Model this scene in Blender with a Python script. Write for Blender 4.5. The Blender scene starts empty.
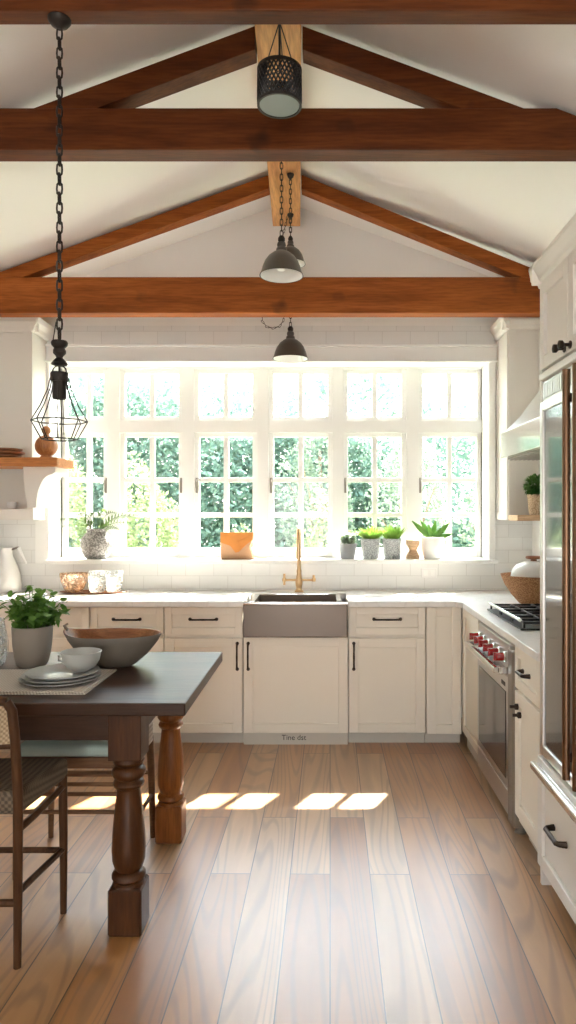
import bpy, bmesh, math, random
from mathutils import Vector, Matrix
random.seed(7)
C = bpy.context.scene
COL = C.collection

# ------------------------------------------------------------------ camera, sky, sun, exposure
EYE = 1.5
F = 700.0                                   # focal length in pixels of the 576 x 1024 frame
cam_d = bpy.data.cameras.new('camera')
cam_d.sensor_fit = 'AUTO'; cam_d.sensor_width = 36.0
cam_d.lens = F * 36.0 / 1024.0
cam_d.shift_x = -36.0 / 1024.0              # the vanishing point sits right of the frame's middle
cam_d.clip_start = 0.05
cam = bpy.data.objects.new('camera', cam_d); COL.objects.link(cam)
cam.location = (0, 0, EYE); cam.rotation_euler = (math.pi / 2, 0, 0)
C.camera = cam

SKY_STRENGTH = 3.4
world = bpy.data.worlds.new('sky'); C.world = world; world.use_nodes = True
wn = world.node_tree
bgn = wn.nodes['Background']
tc = wn.nodes.new('ShaderNodeTexCoord'); sep = wn.nodes.new('ShaderNodeSeparateXYZ')
rmp = wn.nodes.new('ShaderNodeValToRGB')
rmp.color_ramp.elements[0].position = 0.0; rmp.color_ramp.elements[0].color = (1.0, 0.965, 0.90, 1)
rmp.color_ramp.elements[1].position = 0.5; rmp.color_ramp.elements[1].color = (0.66, 0.82, 1.0, 1)
wn.links.new(tc.outputs['Generated'], sep.inputs[0]); wn.links.new(sep.outputs['Z'], rmp.inputs[0])
# hazy glow of the sky around the sun
dt = wn.nodes.new('ShaderNodeVectorMath'); dt.operation = 'DOT_PRODUCT'; dt.inputs[1].default_value = Vector((0.50, 1.0, 1.38)).normalized()
wn.links.new(tc.outputs['Generated'], dt.inputs[0])
mxm = wn.nodes.new('ShaderNodeMath'); mxm.operation = 'MAXIMUM'; mxm.inputs[1].default_value = 0.0; wn.links.new(dt.outputs['Value'], mxm.inputs[0])
pw = wn.nodes.new('ShaderNodeMath'); pw.operation = 'POWER'; pw.inputs[1].default_value = 6.0; wn.links.new(mxm.outputs[0], pw.inputs[0])
glw = wn.nodes.new('ShaderNodeVectorMath'); glw.operation = 'SCALE'; glw.inputs[0].default_value = (0.90, 0.95, 1.0); 
gm = wn.nodes.new('ShaderNodeMath'); gm.operation = 'MULTIPLY'; gm.inputs[1].default_value = 2.3; wn.links.new(pw.outputs[0], gm.inputs[0]); wn.links.new(gm.outputs[0], glw.inputs['Scale'])
sm = wn.nodes.new('ShaderNodeVectorMath'); sm.operation = 'ADD'; wn.links.new(rmp.outputs[0], sm.inputs[0]); wn.links.new(glw.outputs[0], sm.inputs[1])
wn.links.new(sm.outputs[0], bgn.inputs['Color'])
bgn.inputs['Strength'].default_value = SKY_STRENGTH

sun_d = bpy.data.lights.new('sun', 'SUN'); sun_d.energy = 22.0; sun_d.angle = math.radians(0.6)
sun_d.color = (1.0, 0.90, 0.76)
sun = bpy.data.objects.new('sun', sun_d); COL.objects.link(sun)
sun.rotation_euler = Vector((-0.50, -1.0, -1.38)).to_track_quat('-Z', 'Y').to_euler()
sun.location = (4, 9, 12)

C.view_settings.view_transform = 'Standard'; C.view_settings.look = 'None'
C.view_settings.gamma = 1.0; C.view_settings.use_curve_mapping = False
C.view_settings.exposure = 1.68

# ------------------------------------------------------------------ helpers
def gx(px, Y): return (px - 324.0) * Y / F             # column seen at depth Y -> metres across
def gz(py, Y): return EYE - (py - 512.0) * Y / F

class MB:
    """collects simple shapes, builds ONE mesh object"""
    def __init__(s): s.v = []; s.f = []; s.m = []; s.mi = 0
    def add(s, vs, fs):
        o = len(s.v); s.v += [tuple(p) for p in vs]
        s.f += [tuple(i + o for i in f) for f in fs]; s.m += [s.mi] * len(fs)
        return s
    def box(s, x0, x1, y0, y1, z0, z1):
        v = [(x0,y0,z0),(x1,y0,z0),(x1,y1,z0),(x0,y1,z0),(x0,y0,z1),(x1,y0,z1),(x1,y1,z1),(x0,y1,z1)]
        return s.add(v, [(0,3,2,1),(4,5,6,7),(0,1,5,4),(1,2,6,5),(2,3,7,6),(3,0,4,7)])
    def obox(s, a, b, w, h, up=(0,0,1)):
        """bar with rectangular section w (sideways) x h (upwards) from a to b"""
        a = Vector(a); b = Vector(b); d = (b - a).normalized(); up = Vector(up)
        side = d.cross(up).normalized(); up = side.cross(d).normalized()
        v = []
        for p in (a, b):
            for sx, sz in ((-1,-1),(1,-1),(1,1),(-1,1)): v.append(p + side*sx*w/2 + up*sz*h/2)
        return s.add(v, [(0,1,2,3),(7,6,5,4),(0,4,5,1),(1,5,6,2),(2,6,7,3),(3,7,4,0)])
    def prism(s, poly, axis, a, b):
        """poly is a list of 2d points; axis the extrusion axis"""
        def P(p, t):
            return (t,p[0],p[1]) if axis == 'x' else (p[0],t,p[1]) if axis == 'y' else (p[0],p[1],t)
        n = len(poly)
        v = [P(p, a) for p in poly] + [P(p, b) for p in poly]
        return s.add(v, [tuple(range(n))[::-1], tuple(range(n, 2*n))] + [(i,(i+1)%n,n+(i+1)%n,n+i) for i in range(n)])
    def lathe(s, prof, cx=0, cy=0, cz=0, seg=32, sx=1, sy=1, axis='z', fn=None):
        n = len(prof); v = []; f = []
        for i in range(seg):
            a = 2*math.pi*i/seg; c, sn = math.cos(a), math.sin(a)
            for r, z in prof:
                if fn: r, z = fn(a, r, z)
                x, y = r*c*sx, r*sn*sy
                v.append((cx+x,cy+y,cz+z) if axis == 'z' else (cx+z,cy+x,cz+y) if axis == 'x' else (cx+x,cy+z,cz+y))
        for i in range(seg):
            j = (i+1) % seg
            for k in range(n-1):
                f.append((i*n+k, j*n+k, j*n+k+1, i*n+k+1))
        return s.add(v, f)
    def tube(s, pts, r, seg=8, closed=False, caps=True):
        pts = [Vector(p) for p in pts]; n = len(pts); v = []; f = []
        rs = r if isinstance(r, (list, tuple)) else [r]*n
        ref = None
        for i, p in enumerate(pts):
            a = pts[i-1] if (i > 0 or closed) else p
            b = pts[(i+1) % n] if (i < n-1 or closed) else p
            d = (b - a).normalized()
            if ref is None:
                ref = Vector((0,0,1)) if abs(d.z) < 0.9 else Vector((1,0,0))
            u = (ref - d*ref.dot(d)).normalized(); ref = u; w = d.cross(u)
            for k in range(seg):
                t = 2*math.pi*k/seg; v.append(p + (u*math.cos(t) + w*math.sin(t))*rs[i])
        m = n if closed else n-1
        for i in range(m):
            j = (i+1) % n
            for k in range(seg):
                l = (k+1) % seg
                f.append((i*seg+k, i*seg+l, j*seg+l, j*seg+k))
        if caps and not closed:
            f.append(tuple(range(seg))[::-1]); f.append(tuple(range((n-1)*seg, n*seg)))
        return s.add(v, f)
    def ring(s, r, z, rt, cx=0, cy=0, seg=32, n=8):
        return s.tube([(cx+r*math.cos(2*math.pi*i/n*1.0), cy+r*math.sin(2*math.pi*i/n), z) for i in range(n)], rt, 6, True)
    def chain(s, pts, link=0.04, w=0.018, r=0.0028):
        """oval links, turned a quarter from one to the next, along a polyline"""
        P = [Vector(p) for p in pts]; L = [0]
        for a, b in zip(P, P[1:]): L.append(L[-1] + (b-a).length)
        step = link - 2.4*r; k = max(1, round(L[-1]/step)); step = L[-1]/k
        def at(t):
            for i in range(len(P)-1):
                if t <= L[i+1] or i == len(P)-2:
                    q = (t-L[i])/max(1e-9, L[i+1]-L[i]); return P[i].lerp(P[i+1], q), (P[i+1]-P[i]).normalized()
        for i in range(k):
            p, d = at((i+0.5)*step)
            side = d.cross(Vector((0,1,0)) if abs(d.y) < .9 else Vector((1,0,0))).normalized()
            if i % 2: side = d.cross(side).normalized()
            h = step/2 + 1.2*r - w/2; loop = []
            for q in range(12):
                a = 2*math.pi*q/12; c, sn = math.cos(a), math.sin(a)
                loop.append(p + side*(w/2*c) + d*(w/2*sn + (h if sn > 0.01 else -h if sn < -0.01 else 0)))
            s.tube(loop, r, 5, True)
        return s
    def blade(s, base, d, L, w, up=Vector((0,0,1)), droop=0.3, n=3):
        """a leaf: narrow, wide, pointed; bends down by droop"""
        base = Vector(base); d = Vector(d).normalized()
        side = d.cross(up)
        side = side.normalized() if side.length > 1e-4 else Vector((1,0,0))
        v = []; f = []
        for i in range(n+1):
            t = i/n; c = base + d*L*t - up*droop*L*t*t
            ww = w*math.sin(math.pi*min(0.97, 0.12+0.88*t))*0.5 + w*0.03
            v += [c - side*ww, c + up*(-0.15*ww), c + side*ww]
        for i in range(n):
            a = i*3; b = a+3
            f += [(a,a+1,b+1,b),(a+1,a+2,b+2,b+1)]
        return s.add(v, f)
    def build(s, name, mats, parent=None, smooth=False, bevel=0.0, seg=2, loc=None, solid=0.0):
        me = bpy.data.meshes.new(name); me.from_pydata(s.v, [], s.f)
        mats = mats if isinstance(mats, (list, tuple)) else [mats]
        for m in mats: me.materials.append(m)
        if len(mats) > 1: me.polygons.foreach_set('material_index', s.m)
        bm = bmesh.new(); bm.from_mesh(me)
        if not smooth == 'leaf':
            bmesh.ops.recalc_face_normals(bm, faces=bm.faces)
        bm.to_mesh(me); bm.free()
        o = bpy.data.objects.new(name, me); COL.objects.link(o)
        if smooth:
            me.polygons.foreach_set('use_smooth', [True]*len(me.polygons))
            if smooth != 'leaf':
                es = o.modifiers.new('split', 'EDGE_SPLIT'); es.split_angle = math.radians(38)
        if bevel:
            b = o.modifiers.new('bevel', 'BEVEL'); b.width = bevel; b.segments = seg; b.limit_method = 'ANGLE'; b.angle_limit = math.radians(40)
        if solid:
            b = o.modifiers.new('solid', 'SOLIDIFY'); b.thickness = solid
        if parent: o.parent = parent
        if loc: o.location = loc
        return o

def tag(o, label, cat, group=None, kind=None):
    o['label'] = label; o['category'] = cat
    if group: o['group'] = group
    if kind: o['kind'] = kind
    return o
def thing(name, label, cat, loc=(0,0,0), rz=0.0, group=None, kind=None):
    o = bpy.data.objects.new(name, None); COL.objects.link(o); o.empty_display_size = 0.1
    o.location = loc; o.rotation_euler = (0,0,rz)
    return tag(o, label, cat, group, kind)
def struct(o, label=None, cat=None):
    o['kind'] = 'structure'
    if label: o['label'] = label; o['category'] = cat or 'wall'
    return o
def dup(root, loc, rz=None, label=None):
    r = root.copy(); COL.objects.link(r); r.location = loc
    if rz is not None: r.rotation_euler = (0,0,rz)
    if label: r['label'] = label
    def rec(a, b):
        for ch in list(a.children):
            c = ch.copy(); COL.objects.link(c); c.parent = b; rec(ch, c)
    rec(root, r); return r
def bez(p0, p1, p2, n=8):
    p0, p1, p2 = Vector(p0), Vector(p1), Vector(p2)
    return [(1-t)*(1-t)*p0 + 2*t*(1-t)*p1 + t*t*p2 for t in [i/n for i in range(n+1)]]

# ------------------------------------------------------------------ materials
def _pr(name):
    m = bpy.data.materials.new(name); m.use_nodes = True
    return m, m.node_tree, m.node_tree.nodes['Principled BSDF']
def plain(name, col, rough=0.5, metal=0.0, spec=0.5, var=0.0, vscale=8.0, bump=0.0, bscale=60.0, coat=0.0, sub=0.0):
    m, nt, b = _pr(name); N = nt.nodes; L = nt.links
    b.inputs['Base Color'].default_value = (*col, 1); b.inputs['Roughness'].default_value = rough
    b.inputs['Metallic'].default_value = metal; b.inputs['Specular IOR Level'].default_value = spec
    b.inputs['Coat Weight'].default_value = coat; b.inputs['Coat Roughness'].default_value = 0.1
    t = N.new('ShaderNodeTexCoord')
    n = N.new('ShaderNodeTexNoise'); n.inputs['Scale'].default_value = vscale; n.inputs['Detail'].default_value = 4
    L.new(t.outputs['Object'], n.inputs['Vector'])
    if var:
        mx = N.new('ShaderNodeMix'); mx.data_type = 'RGBA'
        mx.inputs['A'].default_value = (*[c*(1-var) for c in col], 1); mx.inputs['B'].default_value = (*[min(1, c*(1+var)) for c in col], 1)
        L.new(n.outputs['Fac'], mx.inputs['Factor']); L.new(mx.outputs['Result'], b.inputs['Base Color'])
    if bump:
        n2 = N.new('ShaderNodeTexNoise'); n2.inputs['Scale'].default_value = bscale; n2.inputs['Detail'].default_value = 3
        L.new(t.outputs['Object'], n2.inputs['Vector'])
        bp = N.new('ShaderNodeBump'); bp.inputs['Strength'].default_value = bump; bp.inputs['Distance'].default_value = 0.004
        L.new(n2.outputs['Fac'], bp.inputs['Height']); L.new(bp.outputs[0], b.inputs['Normal'])
    return m
def wood(name, c1, c2, axis='x', rough=0.5, scale=1.0, knots=0.5, dark=None, coat=0.0, bump=0.25, spec=0.4):
    m, nt, b = _pr(name); N = nt.nodes; L = nt.links
    t = N.new('ShaderNodeTexCoord'); mp = N.new('ShaderNodeMapping')
    st = 0.09
    sc = {'x': (st,1,1), 'y': (1,st,1), 'z': (1,1,st)}[axis]
    mp.inputs['Scale'].default_value = tuple(q*scale for q in sc)
    L.new(t.outputs['Object'], mp.inputs['Vector'])
    n1 = N.new('ShaderNodeTexNoise'); n1.inputs['Scale'].default_value = 14; n1.inputs['Detail'].default_value = 6; n1.inputs['Distortion'].default_value = 0.7
    n2 = N.new('ShaderNodeTexNoise'); n2.inputs['Scale'].default_value = 90; n2.inputs['Detail'].default_value = 3
    n3 = N.new('ShaderNodeTexNoise'); n3.inputs['Scale'].default_value = 4.5*scale; n3.inputs['Detail'].default_value = 2
    L.new(mp.outputs[0], n1.inputs['Vector']); L.new(mp.outputs[0], n2.inputs['Vector']); L.new(t.outputs['Object'], n3.inputs['Vector'])
    r = N.new('ShaderNodeValToRGB'); e = r.color_ramp.elements
    e[0].position = 0.34; e[0].color = (*c1, 1); e[1].position = 0.66; e[1].color = (*c2, 1)
    L.new(n1.outputs['Fac'], r.inputs[0])
    mx = N.new('ShaderNodeMix'); mx.data_type = 'RGBA'; mx.blend_type = 'MULTIPLY'; mx.inputs['Factor'].default_value = 0.45
    r2 = N.new('ShaderNodeValToRGB'); r2.color_ramp.elements[0].position = 0.35; r2.color_ramp.elements[0].color = (0.45,0.4,0.36,1)
    r2.color_ramp.elements[1].position = 0.6; r2.color_ramp.elements[1].color = (1,1,1,1)
    L.new(n2.outputs['Fac'], r2.inputs[0]); L.new(r.outputs[0], mx.inputs['A']); L.new(r2.outputs[0], mx.inputs['B'])
    dk = N.new('ShaderNodeMix'); dk.data_type = 'RGBA'
    r3 = N.new('ShaderNodeValToRGB'); r3.color_ramp.elements[0].position = 0.66; r3.color_ramp.elements[0].color = (0,0,0,1)
    r3.color_ramp.elements[1].position = 0.80; r3.color_ramp.elements[1].color = (knots,knots,knots,1)
    L.new(n3.outputs['Fac'], r3.inputs[0]); L.new(r3.outputs[0], dk.inputs['Factor'])
    L.new(mx.outputs['Result'], dk.inputs['A']); dk.inputs['B'].default_value = (*(dark or [q*0.25 for q in c1]), 1)
    L.new(dk.outputs['Result'], b.inputs['Base Color'])
    b.inputs['Roughness'].default_value = rough; b.inputs['Specular IOR Level'].default_value = spec
    b.inputs['Coat Weight'].default_value = coat; b.inputs['Coat Roughness'].default_value = 0.15
    bp = N.new('ShaderNodeBump'); bp.inputs['Strength'].default_value = bump; bp.inputs['Distance'].default_value = 0.003
    L.new(n2.outputs['Fac'], bp.inputs['Height']); L.new(bp.outputs[0], b.inputs['Normal'])
    return m
def floor_mat():
    m, nt, b = _pr('oak_planks'); N = nt.nodes; L = nt.links
    t = N.new('ShaderNodeTexCoord'); mp = N.new('ShaderNodeMapping')
    mp.inputs['Rotation'].default_value = (0,0,math.pi/2)
    L.new(t.outputs['Object'], mp.inputs['Vector'])
    br = N.new('ShaderNodeTexBrick'); br.offset = 0.37; br.offset_frequency = 2
    br.inputs['Scale'].default_value = 1; br.inputs['Brick Width'].default_value = 1.45; br.inputs['Row Height'].default_value = 0.165
    br.inputs['Mortar Size'].default_value = 0.0022; br.inputs['Mortar Smooth'].default_value = 0.1; br.inputs['Bias'].default_value = 0.0
    br.inputs['Color1'].default_value = (0,0,0,1); br.inputs['Color2'].default_value = (1,1,1,1); br.inputs['Mortar'].default_value = (0.5,0.5,0.5,1)
    L.new(mp.outputs[0], br.inputs['Vector'])
    # each board shifts the grain
    sh = N.new('ShaderNodeVectorMath'); sh.operation = 'MULTIPLY_ADD'
    L.new(br.outputs['Color'], sh.inputs[0]); sh.inputs[1].default_value = (13.0, 7.0, 3.0)
    st = N.new('ShaderNodeMapping'); st.inputs['Scale'].default_value = (1.0, 0.09, 1.0); L.new(t.outputs['Object'], st.inputs['Vector'])
    L.new(st.outputs[0], sh.inputs[2])
    n1 = N.new('ShaderNodeTexNoise'); n1.inputs['Scale'].default_value = 7; n1.inputs['Detail'].default_value = 5; n1.inputs['Distortion'].default_value = 1.2
    L.new(sh.outputs[0], n1.inputs['Vector'])
    # cathedral grain lines: bands of a smooth noise
    n4 = N.new('ShaderNodeTexNoise'); n4.inputs['Scale'].default_value = 3.2; n4.inputs['Detail'].default_value = 1.5; n4.inputs['Distortion'].default_value = 0.4
    L.new(sh.outputs[0], n4.inputs['Vector'])
    ml = N.new('ShaderNodeMath'); ml.operation = 'MULTIPLY'; ml.inputs[1].default_value = 150
    L.new(n4.outputs['Fac'], ml.inputs[0])
    sn = N.new('ShaderNodeMath'); sn.operation = 'SINE'; L.new(ml.outputs[0], sn.inputs[0])
    r4 = N.new('ShaderNodeMapRange'); r4.inputs['From Min'].default_value = 0.2; r4.inputs['From Max'].default_value = 1.0
    r4.inputs['To Min'].default_value = 0; r4.inputs['To Max'].default_value = 0.36; L.new(sn.outputs[0], r4.inputs['Value'])
    bc = N.new('ShaderNodeValToRGB'); e = bc.color_ramp.elements
    e[0].position = 0.0; e[0].color = FLOOR_A; e[1].position = 1.0; e[1].color = FLOOR_C
    q = e.new(0.5); q.color = FLOOR_B
    L.new(br.outputs['Color'], bc.inputs[0])
    g = N.new('ShaderNodeMix'); g.data_type = 'RGBA'; g.blend_type = 'MULTIPLY'; g.inputs['Factor'].default_value = 0.6
    rg = N.new('ShaderNodeValToRGB'); rg.color_ramp.elements[0].position = 0.32; rg.color_ramp.elements[0].color = (0.62,0.55,0.5,1)
    rg.color_ramp.elements[1].position = 0.62; rg.color_ramp.elements[1].color = (1.05,1.03,1.0,1)
    L.new(n1.outputs['Fac'], rg.inputs[0]); L.new(bc.outputs[0], g.inputs['A']); L.new(rg.outputs[0], g.inputs['B'])
    g2 = N.new('ShaderNodeMix'); g2.data_type = 'RGBA'; g2.blend_type = 'MIX'
    L.new(r4.outputs[0], g2.inputs['Factor']); L.new(g.outputs['Result'], g2.inputs['A']); g2.inputs['B'].default_value = (0.11,0.065,0.04,1)
    # knots
    kn = N.new('ShaderNodeTexNoise'); kn.inputs['Scale'].default_value = 2.6; kn.inputs['Detail'].default_value = 2; 
    km = N.new('ShaderNodeMapping'); km.inputs['Scale'].default_value = (1.6, 0.8, 1); L.new(t.outputs['Object'], km.inputs['Vector']); L.new(km.outputs[0], kn.inputs['Vector'])
    kr = N.new('ShaderNodeValToRGB'); kr.color_ramp.elements[0].position = 0.70; kr.color_ramp.elements[0].color = (0,0,0,1)
    kr.color_ramp.elements[1].position = 0.78; kr.color_ramp.elements[1].color = (0.6,0.6,0.6,1); L.new(kn.outputs['Fac'], kr.inputs[0])
    g3 = N.new('ShaderNodeMix'); g3.data_type = 'RGBA'; L.new(kr.outputs[0], g3.inputs['Factor']); L.new(g2.outputs['Result'], g3.inputs['A']); g3.inputs['B'].default_value = (0.10,0.055,0.03,1)
    # joints
    g4 = N.new('ShaderNodeMix'); g4.data_type = 'RGBA'; L.new(br.outputs['Fac'], g4.inputs['Factor']); L.new(g3.outputs['Result'], g4.inputs['A']); g4.inputs['B'].default_value = (0.05,0.03,0.02,1)
    L.new(g4.outputs['Result'], b.inputs['Base Color'])
    b.inputs['Roughness'].default_value = FLOOR_ROUGH; b.inputs['Specular IOR Level'].default_value = 0.75
    b.inputs['Coat Weight'].default_value = FLOOR_COAT; b.inputs['Coat Roughness'].default_value = 0.36; b.inputs['Coat IOR'].default_value = 1.6
    ad = N.new('ShaderNodeMath'); ad.operation = 'MULTIPLY_ADD'; L.new(br.outputs['Fac'], ad.inputs[0]); ad.inputs[1].default_value = -2.0
    fg = N.new('ShaderNodeTexNoise'); fg.inputs['Scale'].default_value = 60; fg.inputs['Detail'].default_value = 2; L.new(sh.outputs[0], fg.inputs['Vector']); L.new(fg.outputs['Fac'], ad.inputs[2])
    ad2 = N.new('ShaderNodeMath'); ad2.operation = 'MULTIPLY_ADD'; L.new(n1.outputs['Fac'], ad2.inputs[0]); ad2.inputs[1].default_value = 0.4; L.new(ad.outputs[0], ad2.inputs[2])
    bp = N.new('ShaderNodeBump'); bp.inputs['Strength'].default_value = 0.10; bp.inputs['Distance'].default_value = 0.0012
    L.new(ad2.outputs[0], bp.inputs['Height']); L.new(bp.outputs[0], b.inputs['Normal']); L.new(bp.outputs[0], b.inputs['Coat Normal'])
    return m
def tile_mat():
    m, nt, b = _pr('white_tile'); N = nt.nodes; L = nt.links
    t = N.new('ShaderNodeTexCoord'); s = N.new('ShaderNodeSeparateXYZ'); c = N.new('ShaderNodeCombineXYZ')
    L.new(t.outputs['Object'], s.inputs[0])
    ad = N.new('ShaderNodeMath'); ad.operation = 'ADD'; L.new(s.outputs['X'], ad.inputs[0]); L.new(s.outputs['Y'], ad.inputs[1])
    L.new(ad.outputs[0], c.inputs['X']); L.new(s.outputs['Z'], c.inputs['Y'])
    br = N.new('ShaderNodeTexBrick'); br.inputs['Scale'].default_value = 1; br.inputs['Brick Width'].default_value = 0.205; br.inputs['Row Height'].default_value = 0.094
    br.inputs['Mortar Size'].default_value = 0.0022; br.inputs['Color1'].default_value = (0.80,0.80,0.78,1); br.inputs['Color2'].default_value = (0.84,0.835,0.81,1); br.inputs['Mortar'].default_value = (0.70,0.69,0.665,1)
    L.new(c.outputs[0], br.inputs['Vector']); L.new(br.outputs['Color'], b.inputs['Base Color'])
    b.inputs['Roughness'].default_value = 0.25
    bp = N.new('ShaderNodeBump'); bp.inputs['Strength'].default_value = 0.3; bp.inputs['Distance'].default_value = -0.003
    L.new(br.outputs['Fac'], bp.inputs['Height']); L.new(bp.outputs[0], b.inputs['Normal'])
    return m
def glass_mat(name, tint=(1,1,1), gloss=0.08, rough=0.02, cloud=0.0, cloud_col=(.85,.85,.83)):
    m = bpy.data.materials.new(name); m.use_nodes = True; nt = m.node_tree; N = nt.nodes; L = nt.links
    N.remove(N['Principled BSDF'])
    tr = N.new('ShaderNodeBsdfTransparent'); tr.inputs[0].default_value = (*tint, 1)
    gl = N.new('ShaderNodeBsdfGlossy'); gl.inputs['Roughness'].default_value = rough
    lw = N.new('ShaderNodeLayerWeight'); lw.inputs['Blend'].default_value = 0.18
    mx = N.new('ShaderNodeMixShader'); mul = N.new('ShaderNodeMath'); mul.operation = 'MULTIPLY_ADD'; mul.inputs[1].default_value = 0.6; mul.inputs[2].default_value = gloss*0.2
    L.new(lw.outputs['Facing'], mul.inputs[0]); L.new(mul.outputs[0], mx.inputs[0]); L.new(tr.outputs[0], mx.inputs[1]); L.new(gl.outputs[0], mx.inputs[2])
    if cloud:
        df = N.new('ShaderNodeBsdfDiffuse'); df.inputs[0].default_value = (*cloud_col, 1); tl = N.new('ShaderNodeBsdfTranslucent'); tl.inputs[0].default_value = (*cloud_col, 1)
        dm = N.new('ShaderNodeMixShader'); L.new(df.outputs[0], dm.inputs[1]); L.new(tl.outputs[0], dm.inputs[2])
        tc_ = N.new('ShaderNodeTexCoord'); nz = N.new('ShaderNodeTexNoise'); nz.inputs['Scale'].default_value = 70; L.new(tc_.outputs['Object'], nz.inputs['Vector'])
        mr = N.new('ShaderNodeMapRange'); mr.inputs['From Min'].default_value = .4; mr.inputs['From Max'].default_value = .6; mr.inputs['To Min'].default_value = cloud*.3; mr.inputs['To Max'].default_value = cloud; L.new(nz.outputs['Fac'], mr.inputs['Value'])
        m2 = N.new('ShaderNodeMixShader'); L.new(mr.outputs[0], m2.inputs[0]); L.new(mx.outputs[0], m2.inputs[1]); L.new(dm.outputs[0], m2.inputs[2]); mx = m2
    L.new(mx.outputs[0], N['Material Output'].inputs[0]); return m
def leaf_mat(name, c1, c2, trans=0.4, rough=0.5):
    m, nt, b = _pr(name); N = nt.nodes; L = nt.links
    t = N.new('ShaderNodeTexCoord'); n = N.new('ShaderNodeTexNoise'); n.inputs['Scale'].default_value = 9.0; n.inputs['Detail'].default_value = 3
    L.new(t.outputs['Object'], n.inputs['Vector'])
    mx = N.new('ShaderNodeMix'); mx.data_type = 'RGBA'; mx.inputs['A'].default_value = (*c1,1); mx.inputs['B'].default_value = (*c2,1)
    mr = N.new('ShaderNodeMapRange'); mr.inputs['From Min'].default_value = 0.35; mr.inputs['From Max'].default_value = 0.65
    L.new(n.outputs['Fac'], mr.inputs['Value']); L.new(mr.outputs[0], mx.inputs['Factor']); L.new(mx.outputs['Result'], b.inputs['Base Color'])
    b.inputs['Roughness'].default_value = rough
    tl = N.new('ShaderNodeBsdfTranslucent'); L.new(mx.outputs['Result'], tl.inputs[0])
    ms = N.new('ShaderNodeMixShader'); ms.inputs[0].default_value = trans
    L.new(b.outputs[0], ms.inputs[1]); L.new(tl.outputs[0], ms.inputs[2]); L.new(ms.outputs[0], N['Material Output'].inputs[0])
    return m
def speckle(name, c1, c2, scale=120, rough=0.7, lo=0.45, hi=0.55, bump=0.4):
    m, nt, b = _pr(name); N = nt.nodes; L = nt.links
    t = N.new('ShaderNodeTexCoord'); n = N.new('ShaderNodeTexNoise'); n.inputs['Scale'].default_value = scale; n.inputs['Detail'].default_value = 2
    L.new(t.outputs['Object'], n.inputs['Vector'])
    r = N.new('ShaderNodeValToRGB'); r.color_ramp.elements[0].position = lo; r.color_ramp.elements[0].color = (*c1,1)
    r.color_ramp.elements[1].position = hi; r.color_ramp.elements[1].color = (*c2,1)
    L.new(n.outputs['Fac'], r.inputs[0]); L.new(r.outputs[0], b.inputs['Base Color']); b.inputs['Roughness'].default_value = rough
    bp = N.new('ShaderNodeBump'); bp.inputs['Strength'].default_value = bump; bp.inputs['Distance'].default_value = 0.003
    L.new(n.outputs['Fac'], bp.inputs['Height']); L.new(bp.outputs[0], b.inputs['Normal']); return m
def woven(name, c1, c2, su=60, sv=60, rough=0.8):
    m, nt, b = _pr(name); N = nt.nodes; L = nt.links
    t = N.new('ShaderNodeTexCoord'); s = N.new('ShaderNodeSeparateXYZ'); L.new(t.outputs['Object'], s.inputs[0])
    def wv(out, k):
        a = N.new('ShaderNodeMath'); a.operation = 'MULTIPLY'; a.inputs[1].default_value = k; L.new(out, a.inputs[0])
        c = N.new('ShaderNodeMath'); c.operation = 'SINE'; L.new(a.outputs[0], c.inputs[0]); return c.outputs[0]
    ad = N.new('ShaderNodeMath'); ad.operation = 'ADD'; L.new(s.outputs['X'], ad.inputs[0]); L.new(s.outputs['Y'], ad.inputs[1])
    sb = N.new('ShaderNodeMath'); sb.operation = 'SUBTRACT'; L.new(s.outputs['Y'], sb.inputs[0]); L.new(s.outputs['Z'], sb.inputs[1])
    a = wv(ad.outputs[0], su*6.28); c = wv(sb.outputs[0], sv*6.28)
    mu = N.new('ShaderNodeMath'); mu.operation = 'MULTIPLY'; L.new(a, mu.inputs[0]); L.new(c, mu.inputs[1])
    mr = N.new('ShaderNodeMapRange'); mr.inputs['From Min'].default_value = -0.6; mr.inputs['From Max'].default_value = 0.6; L.new(mu.outputs[0], mr.inputs['Value'])
    mx = N.new('ShaderNodeMix'); mx.data_type = 'RGBA'; mx.inputs['A'].default_value = (*c1,1); mx.inputs['B'].default_value = (*c2,1)
    L.new(mr.outputs[0], mx.inputs['Factor']); L.new(mx.outputs['Result'], b.inputs['Base Color']); b.inputs['Roughness'].default_value = rough
    bp = N.new('ShaderNodeBump'); bp.inputs['Strength'].default_value = 0.5; bp.inputs['Distance'].default_value = 0.003
    L.new(mr.outputs[0], bp.inputs['Height']); L.new(bp.outputs[0], b.inputs['Normal']); return m
def marble_mat():
    m, nt, b = _pr('white_stone'); N = nt.nodes; L = nt.links
    t = N.new('ShaderNodeTexCoord'); n = N.new('ShaderNodeTexNoise'); n.inputs['Scale'].default_value = 2.2; n.inputs['Detail'].default_value = 7; n.inputs['Distortion'].default_value = 1.6
    L.new(t.outputs['Object'], n.inputs['Vector'])
    r = N.new('ShaderNodeValToRGB'); e = r.color_ramp.elements
    e[0].position = 0.47; e[0].color = (0.80,0.78,0.75,1); e[1].position = 0.53; e[1].color = (0.80,0.78,0.75,1); q = e.new(0.5); q.color = (0.74,0.72,0.69,1)
    L.new(n.outputs['Fac'], r.inputs[0]); L.new(r.outputs[0], b.inputs['Base Color']); b.inputs['Roughness'].default_value = 0.28
    return m

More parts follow.
